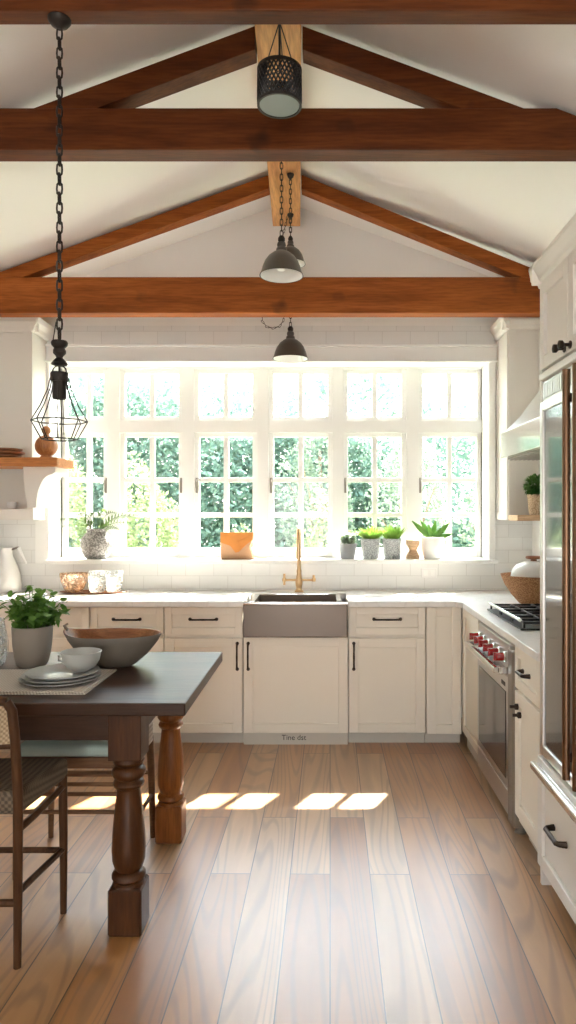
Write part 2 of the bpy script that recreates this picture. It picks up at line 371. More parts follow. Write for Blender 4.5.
FLOOR_A = (0.36,0.15,0.045,1); FLOOR_B = (0.48,0.225,0.068,1); FLOOR_C = (0.55,0.36,0.20,1)
FLOOR_ROUGH = 0.42; FLOOR_COAT = 1.0
M = {}
M['floor'] = floor_mat(); M['tile'] = tile_mat(); M['marble'] = marble_mat()
M['paint'] = plain('white_wall_paint', (0.87,0.855,0.83), 0.7, var=0.02, vscale=3, bump=0.05)
M['ceil'] = plain('white_ceiling_paint', (0.87,0.855,0.835), 0.75, bump=0.05)
M['trim'] = plain('white_trim_paint', (0.86,0.855,0.83), 0.4)
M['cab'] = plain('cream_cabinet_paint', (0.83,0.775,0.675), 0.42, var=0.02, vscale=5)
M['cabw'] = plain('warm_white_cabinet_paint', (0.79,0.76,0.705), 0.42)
M['toe'] = plain('shaded_toe_paint', (0.60,0.56,0.49), 0.5)  # cabinet paint darkened: the recess's shade is put into the colour
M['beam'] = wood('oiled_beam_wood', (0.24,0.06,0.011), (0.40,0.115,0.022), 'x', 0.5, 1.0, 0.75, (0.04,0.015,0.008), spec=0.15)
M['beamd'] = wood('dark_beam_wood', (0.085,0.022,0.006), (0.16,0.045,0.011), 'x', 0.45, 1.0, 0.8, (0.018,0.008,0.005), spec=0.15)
M['ridge'] = wood('pale_ridge_wood', (0.62,0.30,0.10), (0.78,0.43,0.17), 'y', 0.55, 1.0, 0.5, (0.3,0.13,0.05))
M['table'] = wood('dark_table_wood', (0.030,0.011,0.004), (0.060,0.024,0.010), 'x', 0.36, 1.2, 0.2, coat=0.1, spec=0.3)
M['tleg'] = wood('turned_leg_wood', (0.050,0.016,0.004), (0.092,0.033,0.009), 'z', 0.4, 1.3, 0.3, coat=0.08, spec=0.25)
M['tleg_lit'] = wood('lit_leg_wood', (0.20,0.060,0.011), (0.32,0.105,0.021), 'z', 0.38, 1.3, 0.3, coat=0.15, spec=0.3)  # lit copy of the leg wood, light put into the colour, window-side legs
M['chair'] = wood('chair_wood', (0.058,0.024,0.009), (0.10,0.044,0.018), 'z', 0.5, 1.5, 0.2, spec=0.2)
M['stoolw'] = wood('stool_wood', (0.13,0.058,0.024), (0.22,0.105,0.046), 'x', 0.45, 1.5, 0.2)
M['shelf'] = wood('orange_shelf_wood', (0.50,0.18,0.045), (0.66,0.28,0.09), 'x', 0.45, 1.2, 0.2)
M['pale'] = wood('pale_shelf_wood', (0.72,0.47,0.27), (0.80,0.56,0.36), 'x', 0.5, 1.2, 0.1)
M['gourd'] = wood('turned_gourd_wood', (0.40,0.15,0.05), (0.55,0.25,0.10), 'z', 0.35, 2.0, 0.1)
M['bowlw'] = wood('bowl_inner_wood', (0.24,0.09,0.03), (0.38,0.165,0.065), 'x', 0.45, 2.0, 0.2)
M['brownplate'] = wood('brown_board_wood', (0.22,0.08,0.03), (0.38,0.16,0.07), 'x', 0.45, 2.0, 0.1)
M['rush'] = woven('rush_seat', (0.07,0.05,0.032), (0.17,0.125,0.08), 45, 45)
M['cane'] = woven('cane_weave', (0.30,0.21,0.12), (0.52,0.40,0.26), 55, 55)
M['greencush'] = woven('pale_green_cloth', (0.42,0.53,0.47), (0.52,0.62,0.55), 160, 160)
M['webbing'] = woven('pale_webbing', (0.45,0.38,0.30), (0.75,0.68,0.58), 50, 50)
M['cloth'] = woven('checked_cloth', (0.40,0.34,0.28), (0.66,0.60,0.53), 85, 85)
M['bronze'] = plain('dark_bronze', (0.045,0.032,0.025), 0.4, 0.8)
M['iron'] = plain('dark_iron', (0.035,0.029,0.025), 0.5, 0.6, bump=0.1)
M['domeg'] = plain('grey_enamel', (0.075,0.065,0.055), 0.32, 0.0, coat=0.4)
M['white_en'] = plain('white_enamel', (0.85,0.85,0.83), 0.35)
M['diff'] = plain('grey_diffuser', (0.22,0.26,0.25), 0.5)
M['brass'] = plain('brushed_brass', (0.62,0.42,0.23), 0.28, 1.0)
M['copper'] = plain('copper_bronze', (0.20,0.115,0.07), 0.3, 1.0)
M['steel'] = plain('brushed_steel', (0.62,0.60,0.57), 0.28, 1.0, bump=0.03, bscale=200)
M['steelp'] = plain('polished_steel', (0.72,0.72,0.70), 0.12, 1.0)
M['sinkst'] = plain('dark_brushed_steel', (0.13,0.10,0.08), 0.33, 0.6, var=0.1, vscale=3)
M['steelm'] = plain('satin_grey_metal', (0.27,0.24,0.205), 0.4, 0.6)
M['black'] = plain('black_iron', (0.015,0.015,0.016), 0.4, 0.2)
M['blackg'] = plain('black_glass', (0.02,0.018,0.016), 0.06, 0.0, spec=0.9, coat=1.0)
M['fglass'] = plain('fridge_dark_glass', (0.035,0.033,0.03), 0.05, 0.35, spec=1.0, coat=1.0)
M['ovenglass'] = plain('oven_dark_glass', (0.045,0.034,0.027), 0.08, 0.0, spec=0.6, coat=0.3)
M['red'] = plain('red_knob', (0.30,0.006,0.006), 0.25, coat=0.5)
M['hood'] = plain('white_hood_paint', (0.70,0.70,0.68), 0.4)
M['pot'] = plain('grey_stoneware', (0.27,0.23,0.19), 0.7, var=0.08, bump=0.2)
M['soil'] = plain('soil', (0.05,0.035,0.025), 0.9, bump=0.6)
M['potwhite'] = plain('white_ceramic', (0.82,0.81,0.79), 0.35)
M['plate'] = plain('grey_white_ceramic', (0.42,0.43,0.41), 0.3, coat=0.3)
M['cup'] = plain('pale_ceramic', (0.45,0.45,0.42), 0.3, coat=0.3)
M['bowlo'] = plain('bowl_outer', (0.17,0.145,0.115), 0.6, var=0.12, bump=0.2)
M['speck'] = speckle('speckled_stone', (0.15,0.14,0.13), (0.38,0.36,0.34), 90)
M['speckg'] = speckle('mottled_grey', (0.30,0.32,0.33), (0.58,0.60,0.60), 140)
M['potgrey'] = plain('grey_pot', (0.30,0.31,0.32), 0.7, var=0.1, bump=0.3)
M['wovenbowl'] = speckle('woven_bowl', (0.27,0.12,0.045), (0.52,0.28,0.13), 170, 0.75)
M['basket'] = speckle('pot_weave', (0.45,0.32,0.20), (0.66,0.52,0.36), 120, 0.8)
M['winglass'] = glass_mat('window_glass', (0.985,0.995,0.99))
M['glass'] = glass_mat('clear_glass', (0.96,0.97,0.96), 0.3, 0.03, 0.35)
M['amber'] = glass_mat('amber_glass', (0.92,0.82,0.72), 0.3, 0.08, 0.45, (.72,.52,.36))
M['parsley'] = leaf_mat('herb_leaf', (0.08,0.20,0.03), (0.20,0.38,0.07))
M['fern'] = leaf_mat('fern_leaf', (0.07,0.15,0.03), (0.14,0.23,0.055))
M['lime'] = leaf_mat('lime_leaf', (0.16,0.34,0.04), (0.36,0.55,0.10))
M['sage'] = leaf_mat('sage_leaf', (0.36,0.45,0.34), (0.62,0.68,0.58))
M['aloe'] = leaf_mat('aloe_leaf', (0.12,0.28,0.06), (0.24,0.42,0.12))
M['topi'] = leaf_mat('topiary_leaf', (0.03,0.12,0.015), (0.10,0.25,0.04))
M['hedge'] = leaf_mat('hedge_leaf', (0.10,0.18,0.14), (0.21,0.31,0.245), 0.45)
M['hedge2'] = leaf_mat('bright_shrub_leaf', (0.16,0.21,0.09), (0.27,0.32,0.16), 0.45)
M['treeleaf'] = leaf_mat('pale_tree_leaf', (0.16,0.22,0.16), (0.28,0.34,0.25), 0.45)
M['bark'] = plain('bark', (0.16,0.12,0.085), 0.9, bump=0.5)
M['lawn'] = plain('lawn', (0.20,0.30,0.10), 0.9, var=0.2, bump=0.5)
M['orange'] = plain('orange_leather', (0.72,0.27,0.045), 0.5, var=0.08, vscale=20)
M['tan'] = plain('tan_leather', (0.62,0.36,0.20), 0.6, var=0.06, vscale=20)
M['plastic'] = plain('white_plastic', (0.82,0.81,0.79), 0.35)
M['ink'] = plain('dark_ink', (0.05,0.04,0.035), 0.6)

# ------------------------------------------------------------------ room shell
BW = 5.11; WT = 0.30                     # back wall plane and its thickness
XL, XR = -2.75, 1.52; YR = -3.0          # left, right, rear planes
def ridge_x(y): return -0.18 - 0.0357*(y - 2.5)      # the ridge runs a little askew
RZ = 3.76; SL, SR = 0.365, 0.365
def ceil_z(x, y):
    d = x - ridge_x(y)
    return RZ - (SR*d if d > 0 else -SL*d)
# floor
b = MB().box(XL-.2, XR+.2, YR-.2, BW+WT, -0.1, 0)
o = struct(b.build('floor', M['floor']), 'wide oak plank floor', 'floor'); o.rotation_euler = (0,0,math.radians(-0.5))
# ceiling: two slopes with thickness
def ceiling():
    b = MB(); t = 0.12
    ys = (YR-.2, BW+WT); v = []
    for y in ys:
        r = ridge_x(y)
        for x in (XL-.3, r, XR+.3):
            z = ceil_z(x, y); v += [(x,y,z),(x,y,z+t)]
    b.add(v, [(0,2,8,6),(2,4,10,8),(1,7,9,3),(3,9,11,5),(0,1,3,2),(2,3,5,4),(6,8,9,7),(8,10,11,9),(0,6,7,1),(4,5,11,10)])
    return b.build('ceiling', M['ceil'])
struct(ceiling(), 'white vaulted ceiling', 'ceiling')
# back wall with the window opening
OX0, OX1, OZ0, OZ1 = -2.0, 1.2, 1.125, 2.60
b = MB(); b.mi = 0
TT = 2.86
b.box(XL-.2, OX0, BW, BW+WT, 0, TT); b.box(OX1, XR+.2, BW, BW+WT, 0, TT)
b.box(OX0, OX1, BW, BW+WT, 0, OZ0); b.box(OX0, OX1, BW, BW+WT, OZ1, TT)
b.mi = 1
rx = ridge_x(BW)
b.prism([(XL-.2,TT),(XR+.2,TT),(XR+.2,ceil_z(XR+.2,BW)+.03),(rx,RZ+.03),(XL-.2,max(TT+.005,ceil_z(XL-.2,BW)+.03))], 'y', BW+.001, BW+WT)
struct(b.build('wall_back', [M['tile'], M['paint']]), 'white tiled window wall under a plain gable', 'wall')
b = MB().prism([(YR-.2,0),(BW+WT,0),(BW+WT,2.83),(YR-.2,2.9)], 'x', XL-.2, XL)
struct(b.build('wall_left', M['paint']))
b = MB().prism([(YR-.2,0),(BW,0),(BW,3.10),(YR-.2,3.10)], 'x', XR, XR+.2)
struct(b.build('wall_right', M['paint']), 'white side wall behind the cooker', 'wall')
# unseen rear wall; opening added and sized for the sky fill it lets in
b = MB().box(XL-.2,-1.1,YR-.2,YR,0,2.9).box(.4,XR+.2,YR-.2,YR,0,2.9)
b.prism([(-1.1,2.1),(.4,2.1),(.4,3.42),(ridge_x(YR),3.8),(-1.1,3.32)], 'y', YR-.2, YR)
struct(b.build('wall_rear', M['paint']))

# window casing, sill, header
b = MB()
b.box(OX0-.10, OX0, BW-.022, BW, OZ0-.0, OZ1+.0); b.box(OX1, OX1+.045, BW-.022, BW, OZ0, OZ1)
b.box(OX0-.10, OX1+.055, BW-.024, BW, OZ1, OZ1+.10)
struct(b.build('trim_1', M['trim'], bevel=.003), 'white window casing', 'trim')
b = MB().box(OX0-.02, OX1+.06, BW-.05, BW+.25, OZ0, OZ0+.028)
struct(b.build('trim_2', M['trim'], bevel=.004), 'white window sill', 'trim')
SILL = OZ0+.028
b = MB().box(OX0-.10, OX1+.065, BW-.045, BW-.0, OZ1-.012, OZ1+.0).box(OX0-.10, OX1+.065, BW-.04, BW, OZ1+.10, OZ1+.118)
struct(b.build('trim_3', M['trim'], bevel=.004), 'white header moulding over the windows', 'trim')

WY = 5.36                                  # plane of the sashes
sashes = [(62,109),(121,184),(195,257.5),(269,332.5),(343,406),(417.5,481)]
def zz(py): return gz(py, WY)
UZ = (zz(421), zz(370)); LZ = (zz(558), zz(433))
def sash(px0, px1, z0, z1, rows, name, parent, brail=.03):
    x0, x1 = gx(px0, WY), gx(px1, WY); st = .036
    b = MB(); y0, y1 = WY-.02, WY+.03
    b.box(x0, x0+st, y0, y1, z0, z1).box(x1-st, x1, y0, y1, z0, z1).box(x0+st, x1-st, y0, y1, z0, z0+brail).box(x0+st, x1-st, y0, y1, z1-.032, z1)
    o = b.build(name, M['trim'], parent, bevel=.004)
    mu = MB(); xm = (x0+x1)/2 + (.03 if px0 < 70 else 0)
    mu.box(xm-.019, xm+.019, WY-.012, WY+.02, z0+brail, z1-.032)
    for r in rows: mu.box(x0+st, x1-st, WY-.0115, WY+.0195, r-.018, r+.018)
    mu.build('muntin', M['trim'], o, bevel=.003)
    MB().box(x0+st-.005, x1-st+.005, WY+.003, WY+.007, z0+brail-.005, z1-.027).build('pane', M['winglass'], o)
    return o, x0, x1
for i, (a, c) in enumerate(sashes):
    w = bpy.data.objects.new('window_%d' % (i+1), None); COL.objects.link(w); w['kind'] = 'structure'
    sash(a, c, UZ[0], UZ[1], [], 'transom_sash', w)
    o, x0, x1 = sash(a, c, LZ[0], LZ[1], [zz(480), zz(515)], 'casement_sash', w, .075)
    xh = x1-.018 if i < 2 else x0+.018
    MB().box(xh-.008, xh+.008, WY-.028, WY-.02, zz(493), zz(478)).tube([(xh,WY-.03,zz(479)),(xh,WY-.05,zz(482)),(xh,WY-.048,zz(492))], .006).build('latch', M['steelm'], w, bevel=.001)
# fixed frame between the sashes
b = MB(); y0, y1 = WY-.045, WY+.06
edges = [gx(p, WY) for p in (62,109,121,184,195,257.5,269,332.5,343,406,417.5,481)]
zb, zt = OZ0+.02, OZ1
b.box(OX0, edges[0], y0, y1, zb, zt); b.box(edges[-1], OX1, y0, y1, zb, zt)
for k in range(1, 11, 2): b.box(edges[k], edges[k+1], y0, y1, zb, zt)
for k in range(0, 12, 2):
    b.box(edges[k], edges[k+1], y0, y1, UZ[1], zt); b.box(edges[k], edges[k+1], y0, y1, LZ[1], UZ[0]); b.box(edges[k], edges[k+1], y0, y1, zb, LZ[0])
struct(b.build('trim_4', M['trim'], bevel=.005), 'white window frame between the sashes', 'trim')

# ------------------------------------------------------------------ beams
def beam(name, label, x0, x1, y0, y1, z0, z1, mat, group='tie beams across the ceiling'):
    xm, zc, r = (x0+x1)/2, -.012, ridge_x((y0+y1)/2)
    def end(z, side):                            # the timber's end is cut to the slope of the ceiling
        x = r + side*(RZ+zc-z)/SL
        return max(x0+.004, x) if side < 0 else min(x1-.004, x)
    o = MB().prism([(end(z0,-1)-xm,0),(end(z0,1)-xm,0),(end(z1,1)-xm,z1-z0),(end(z1,-1)-xm,z1-z0)], 'y', -(y1-y0)/2, (y1-y0)/2).build(name, mat, bevel=.005)
    o.location = ((x0+x1)/2, (y0+y1)/2, z0)
    return tag(o, label, 'beam', group, 'thing')
RB = (4.57, 4.68); RBZ = (2.80, 3.035)
MBm = (3.11, 3.22); MBZ = (3.11, 3.296)
FB = (2.44, 2.515); FBZ = (3.249, 3.46)
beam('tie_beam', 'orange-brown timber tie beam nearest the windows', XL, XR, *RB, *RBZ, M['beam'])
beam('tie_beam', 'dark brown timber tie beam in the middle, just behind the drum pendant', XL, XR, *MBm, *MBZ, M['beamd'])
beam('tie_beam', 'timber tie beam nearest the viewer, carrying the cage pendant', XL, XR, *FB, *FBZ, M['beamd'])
def rafter(label, y0, y1, xa, za, sl, h, tt, mat):
    """leaning timber from (xa, za) by the ridge down to the top of the tie beam at height tt; sl its signed slope"""
    xt = (tt-za)/sl; xl_ = (tt-za+h)/sl
    b = MB().prism([(0,0),(xt,tt-za),(xl_,tt-za),(0,-h)], 'y', 0, y1-y0)
    o = b.build('rafter', mat, bevel=.003); o.location = (xa, y0, za)
    return tag(o, label, 'rafter', 'rafters under the ceiling', 'thing')
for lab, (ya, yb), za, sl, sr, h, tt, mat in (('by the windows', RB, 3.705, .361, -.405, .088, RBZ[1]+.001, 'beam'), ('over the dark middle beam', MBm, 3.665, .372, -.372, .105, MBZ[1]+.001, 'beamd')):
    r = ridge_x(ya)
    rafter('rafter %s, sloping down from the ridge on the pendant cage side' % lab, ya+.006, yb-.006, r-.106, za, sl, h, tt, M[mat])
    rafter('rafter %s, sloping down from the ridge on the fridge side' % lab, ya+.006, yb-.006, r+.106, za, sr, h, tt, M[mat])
b = MB()
y0, y1 = YR, BW
b.add([(ridge_x(y)+s*.1+t, y, z) for y in (y0,y1) for z in (3.585,3.74) for s, t in ((-1,0),(1,0))],
      [(0,1,3,2),(4,6,7,5),(0,4,5,1),(2,3,7,6),(0,2,6,4),(1,5,7,3)])
tag(b.build('ridge_beam', M['ridge'], bevel=.005), 'pale timber ridge beam running to the gable', 'beam', kind='thing')

# ------------------------------------------------------------------ garden
b = MB().box(-14, 14, BW+WT+.02, 26, -0.12, -0.02)
struct(b.build('ground', M['lawn']))
def foliage(name, mat, n, sampler, size, loc, parent=None, seed=1):
    rnd = random.Random(seed); b = MB()
    for i in range(n):
        p = Vector(sampler(rnd)); s = size*(.6+.8*rnd.random())
        d = Vector((rnd.gauss(0,1), rnd.gauss(0,1), rnd.gauss(0,.8))); d.normalize()
        e = d.cross(Vector((rnd.gauss(0,1), rnd.gauss(0,1), rnd.gauss(0,1)))).normalized()
        b.add([p-d*s*.6, p+e*s*.32, p+d*s*.6, p-e*s*.32], [(0,1,2,3)])
    return b.build(name, mat, parent, smooth='leaf', loc=loc)
def hs(rnd):
    x = rnd.uniform(-6, 5); top = 3.55 + .3*math.sin(x*1.3) + .2*math.sin(x*3.1) - max(0, x-.2)*.35
    z = rnd.random()*max(1.2, top); y = rnd.gauss(0,.28) + .25*math.sin(x*2.2+z)
    return (x, y, z)
def hs2(rnd):
    while True:
        p = hs(rnd)
        if rnd.random() < .38: return p
        x = p[0]; top = 2.95 + .35*math.sin(x*2.1+1) - max(0, x+1.2)*.42
        z = rnd.random()*max(.6, top); return (x, .35+rnd.gauss(0,.3), z)
tag(foliage('hedge', M['hedge'], 190000, hs2, .066, (0, 9.6, 0)), 'tall green hedge filling the view outside the windows', 'hedge')
def ell(rx, ry, rz):
    def f(rnd):
        while True:
            p = (rnd.uniform(-1,1), rnd.uniform(-1,1), rnd.uniform(-1,1)); q = p[0]**2+p[1]**2+p[2]**2
            if .25 < q < 1: 
                k = 1 + .18*math.sin(5*p[0]+3*p[2]) 
                return (p[0]*rx*k, p[1]*ry*k, p[2]*rz*k + rz)
    return f
shr = [(-1.95, 7.6, .50,.4,1.02,'hedge2','yellow-green round shrub outside the second casement from the shelf', 6500),
       (-3.0, 7.8, .48,.4,1.25,'hedge2','yellow-green tall shrub outside the casement behind the fern vase', 7000),
       (-.80, 7.5, .36,.3,.66,'hedge2','low yellow-green shrub outside above the orange pouch', 2200),
       (.02, 7.5, .38,.3,.86,'hedge2','yellow-green shrub outside behind the tap', 2600)]
for k, (x, y, a, c, h, m_, lab, n) in enumerate(shr):
    tag(foliage('shrub', M[m_], n, ell(a, c, h), .042, (x, y, -.02), seed=20+k), lab, 'shrub', 'shrubs in front of the hedge')
for k, (x, y, hz_, lab) in enumerate([(1.0, 7.9, 1.1, 'pale leafy small tree outside behind the lime green pots'), (2.05, 8.0, 1.0, 'pale leafy small tree outside behind the white pot'), (-.05, 8.35, 1.5, 'pale leafy tree outside the fourth casement, above the tap')]):
    t = thing('tree', lab, 'tree', (x, y, -.02), group='young trees outside the windows')
    br = MB(); br.tube([(0,0,0),(.03,0,hz_*.6),(0,.02,hz_*1.5)], [.04,.032,.02], 8)
    for q in range(6):
        a = q*1.05; br.tube([(0.02,0,hz_*.55+.1*q),(.22*math.cos(a),.22*math.sin(a),hz_*.8+.12*q),(.4*math.cos(a),.35*math.sin(a),hz_*1.0+.14*q)], [.016,.012,.005], 6)
    br.build('trunk', M['bark'], t, True)
    foliage('crown', M['treeleaf'], 4500, ell(.46,.34,1.0), .045, (0,0,hz_*.55), t, seed=40+k)

# ------------------------------------------------------------------ cabinet builders (local frame: front looks to -y, x to the right seen from the front)
def shaker(u0, u1, z0, z1, y, rail=.055, th=.02, inset=.013):
    b = MB()
    rl = min(rail, (z1-z0)*.28, (u1-u0)*.3)
    b.box(u0, u0+rl, y-th, y, z0, z1).box(u1-rl, u1, y-th, y, z0, z1)
    b.box(u0+rl, u1-rl, y-th, y, z0, z0+rl).box(u0+rl, u1-rl, y-th, y, z1-rl, z1)
    b.box(u0+rl-.001, u1-rl+.001, y-th+inset, y-.001, z0+rl-.001, z1-rl+.001)
    return b
def pull(c, L, vertical=False, r=.0055, out=.03, mat='bronze', parent=None, name='handle'):
    b = MB(); x, y, z = c
    d = Vector((0,0,1)) if vertical else Vector((1,0,0)); c = Vector(c); n = Vector((0,-1,0))
    pts = []
    for t in (-.5,-.46,-.4,-.2,0,.2,.4,.46,.5):
        o_ = out if abs(t) < .47 and abs(t) > .42 else (0 if abs(t) > .48 else out)
        pts.append(c + d*L*t + n*(o_ if abs(t) < .45 else o_*.75 if abs(t) < .48 else 0))
    b.tube(pts, [r*1.5,r*1.25,r*1.1,r,r*1.15,r,r*1.1,r*1.25,r*1.5], 8)
    for s in (-.5,.5): b.lathe([(0,0),(.011,0),(.011,.004),(0,.004)], c.x+(0 if vertical else L*s), c.y-.004, c.z+(L*s if vertical else 0), 12, axis='y')
    return b.build(name, M[mat], parent, True)
def base_cabinet(label, x0, x1, loc_y, drawer=True, door=True, dh=None, draw_h=True, mat='cab', rz=0.0, origin=None, depth=.595, z_draw=(.712,.889), z_door=(.083,.69), group='base cabinets', toe=.0, knob=None, name='base_cabinet', gap=.003):
    w = x1-x0
    t = thing(name, label, 'cabinet', origin or ((x0+x1)/2, loc_y, 0), rz, group)
    h = w/2
    b = MB().box(-h, h, 0, depth, .083, .893 if True else 0)
    b.build('body', [M[mat]], t, bevel=.001)
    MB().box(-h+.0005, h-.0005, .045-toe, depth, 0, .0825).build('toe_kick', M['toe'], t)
    if drawer:
        d = shaker(-h+gap, h-gap, z_draw[0], z_draw[1], 0, .045).build('drawer', M[mat], t, bevel=.0025)
        if draw_h: pull((0, -.02, (z_draw[0]+z_draw[1])/2+.012), .17, parent=d)
    if door:
        d = shaker(-h+gap, h-gap, z_door[0], z_door[1], 0, .06).build('door', M[mat], t, bevel=.0025)
        if dh is not None: pull((-h+gap+.03 if dh < 0 else h-gap-.03, -.02, z_door[1]-.115), .165, True, parent=d)
    return t
FY = 4.49                                   # back run's face frame; doors stand 2 cm proud of it
base_cabinet('cream base cabinet in the left corner beside the wall', -2.74, -1.985, FY+.02, dh=None)
base_cabinet('cream base cabinet behind the potted herb', -1.98, -1.506, FY+.02, dh=1, draw_h=False)
base_cabinet('cream drawer cabinet behind the dough bowl', -1.503, -1.028, FY+.02, dh=None)
base_cabinet('cream drawer and door cabinet just left of the sink', -1.025, -.523, FY+.02, dh=1)
base_cabinet('cream drawer and door cabinet just right of the sink', .158, .653, FY+.02, dh=-1)
cc = base_cabinet('cream corner cabinet with one tall handleless door', .656, .885, FY+.02, drawer=False, z_door=(.075,.89))
sk = thing('sink_cabinet', 'cream wide-door cabinet under the dark steel sink', 'cabinet', (-.182, FY+.02, 0), group='base cabinets')
h = .337
b = MB().box(-h, h, 0, .595, .075, .695); b.build('body', M['cab'], sk, bevel=.001)
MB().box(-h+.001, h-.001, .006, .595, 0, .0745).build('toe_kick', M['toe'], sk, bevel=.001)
d = shaker(-h+.003, h-.003, .083, .695, 0, .06).build('door', M['cab'], sk, bevel=.0025)
pull((-h+.033, -.02, .575), .165, True, parent=d)
cu = bpy.data.curves.new('lettering', 'FONT'); cu.body = 'Tine dst'; cu.size = .048; cu.extrude = .0006; cu.align_x = 'CENTER'
me = bpy.data.meshes.new_from_object(bpy.data.objects.new('tmp_text', cu)); me.materials.append(M['ink'])
lt = bpy.data.objects.new('lettering', me); COL.objects.link(lt); lt.parent = sk; lt.rotation_euler = (math.pi/2,0,0); lt.location = (-.012, .0050, .030)
bpy.data.objects.remove(bpy.data.objects['tmp_text']); bpy.data.curves.remove(cu)

# right run: local x runs towards the viewer
RX = .905
def right_unit(label, ya, yb, **k):        # ya nearer the viewer
    return base_cabinet(label, 0, yb-ya, 0, origin=(RX+.0, (ya+yb)/2, 0), rz=-math.pi/2, depth=.60, **k)
f_ = thing('filler_cabinet', 'narrow cream cabinet between corner and oven', 'cabinet', (RX, 4.245, 0), -math.pi/2, 'base cabinets')
MB().box(-.235,.235,0,.58,.09,.893).build('body', M['cab'], f_, bevel=.001)
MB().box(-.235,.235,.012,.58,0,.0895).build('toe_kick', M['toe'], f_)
shaker(-.235,.232,.10,.885,0,.05).build('door', M['cab'], f_, bevel=.0025)
n_ = base_cabinet('cream cabinet between oven and fridge', 0, .375, 0, origin=(RX-.01, 3.025, 0), rz=-math.pi/2, depth=.60, draw_h=False, z_draw=(.70,.888), z_door=(.12,.685))
dr = [c for c in n_.children if c.name.startswith('drawer')][0]; do = [c for c in n_.children if c.name.startswith('door')][0]
pull((0.0,-.02,.80), .10, r=.007, out=.032, parent=dr)
for z_, x_ in ((.625,-.12),(.60,-.075)):
    MB().lathe([(0,0),(.007,0),(.007,.018),(.014,.024),(.014,.036),(0,.04)], x_, -.06, z_, 14, axis='y').build('knob', M['bronze'], do, True)

# worktop with a chamfered inner corner and a cut for the sink
b = MB(); CT0, CT1 = .893, .93; ce = 4.455
SX0, SX1 = -.475, .112; SYb = 4.90
b.prism([(XL,BW),(XL,ce),(SX0-.035,ce),(SX0-.035,SYb),(SX1+.04,SYb),(SX1+.04,ce),(.835,ce),(.872,4.40),(.862,2.835),(XR,2.835),(XR,BW)], 'z', CT0+.001, CT1)
tag(b.build('worktop', M['marble'], bevel=.004), 'white stone worktop running along the back and the cooker side', 'worktop')

# ------------------------------------------------------------------ apron sink
t = thing('apron_sink', 'dark steel apron-front sink under the windows', 'sink', (-.182, 4.44, .70))
w = .332; b = MB()
b.box(-w, w, 0, .025, .003, .215); b.box(-w+.06, w-.06, .46-.03, .458, .03, .222); b.box(-w+.038, -w+.065, .025, .458, .03, .222); b.box(w-.065, w-.038, .025, .458, .03, .222)
b.box(-w+.04, w-.04, .026, .457, .003, .03)
b.build('basin', M['sinkst'], t, bevel=.006)
MB().box(-w, w, -.004, .03, .215, .228).box(-w+.036, -w+.07, .03, .455, .2225, .229).box(w-.07, w-.036, .03, .455, .2225, .229).box(-w+.07, w-.07, .425, .455, .2225, .229).build('rim', M['steelp'], t, bevel=.002)
MB().lathe([(0,.031),(.04,.031),(.045,.034),(.045,.0305)], 0, .24, 0, 20).build('drain', M['steelp'], t, True)
# tap
fx, fy = gx(299, 4.99), 4.99
t = thing('tap', 'brass bridge tap with tall gooseneck behind the sink', 'tap', (fx, fy, CT1))
MB().lathe([(0,0),(.032,0),(.032,.008),(.022,.016),(.02,.03),(.024,.05),(.026,.08),(.02,.105),(.016,.13),(.018,.15),(.014,.165),(0,.168)], 0,0,0,24).build('body', M['brass'], t, True)
MB().tube([(0,0,.16),(0,0,.38)] + [(0,-.06+.06*math.cos(a), .38+.075*math.sin(a)) for a in [i*math.pi/10 for i in range(1,11)]] + [(0,-.12,.34),(0,-.12,.24)], [.0135]*12+[.0145,.0165], 12).build('spout', M['brass'], t, True)
for s in (-1,1):
    hd = MB().tube([(0.015*s,0,.085),(.105*s,0,.085)], .008, 10).build('lever_arm', M['brass'], t, True)
    bb = MB().tube([(.105*s,0,.05 if s<0 else .075),(.105*s,0,.13 if s<0 else .12)], .0085, 10).lathe([(0,-.012),(.013,-.012),(.015,0),(.013,.012),(0,.012)], .105*s,0,.087,14)
    bb.build('cross_handle', M['brass'], hd, True)

# ------------------------------------------------------------------ oven, cooktop, hood
OY0, OY1 = 3.33, 4.005
t = thing('oven', 'steel oven with red knobs and long towel-bar handle', 'oven', (.89, (OY0+OY1)/2, 0), -math.pi/2)
hw = (OY1-OY0)/2
MB().box(-hw, hw, .03, .58, .05, .89).build('body', M['steelm'], t, bevel=.003)
MB().prism([(.03,.725),(-.012,.735),(-.004,.865),(.03,.885)], 'x', -hw, hw).build('control_panel', M['steel'], t, bevel=.004)
for k in range(6):
    x = -hw+.06+k*(2*hw-.12)/5
    bz = MB().lathe([(0,0),(.027,0),(.027,-.01),(.022,-.014),(0,-.014)], x, -.008, .80, 20, axis='y').build('knob_bezel', M['steelp'], t, True)
    MB().lathe([(0,-.012),(.021,-.012),(.0205,-.03),(.0185,-.05),(.015,-.054),(0,-.054)], x, -.008, .80, 20, axis='y').box(x-.004,x+.004,-.070,-.05,.781,.819).build('knob', M['red'], bz, True)
d = MB().box(-hw, hw, -.012, .03, .175, .712).build('door', M['steel'], t, bevel=.006)
MB().box(-hw+.05, hw-.045, -.016, -.011, .215, .635).build('door_glass', M['ovenglass'], d, bevel=.003)
MB().box(-hw-.005, hw+.005, -.085, -.06, .735, .762).box(-hw+.0, hw-.0, -.06, .0, .744, .752).box(-hw-.004,-hw+.02,-.06,-.01,.728,.764).box(hw-.02,hw+.004,-.06,-.01,.728,.764).build('handle', M['steelp'], d, bevel=.007)
MB().box(hw-.13, hw-.06, -.0145, -.0115, .655, .675).build('badge', M['ink'], d, bevel=.002)
MB().box(-hw, hw, -.010, .03, .05, .165).build('kick_drawer', M['steel'], t, bevel=.004)
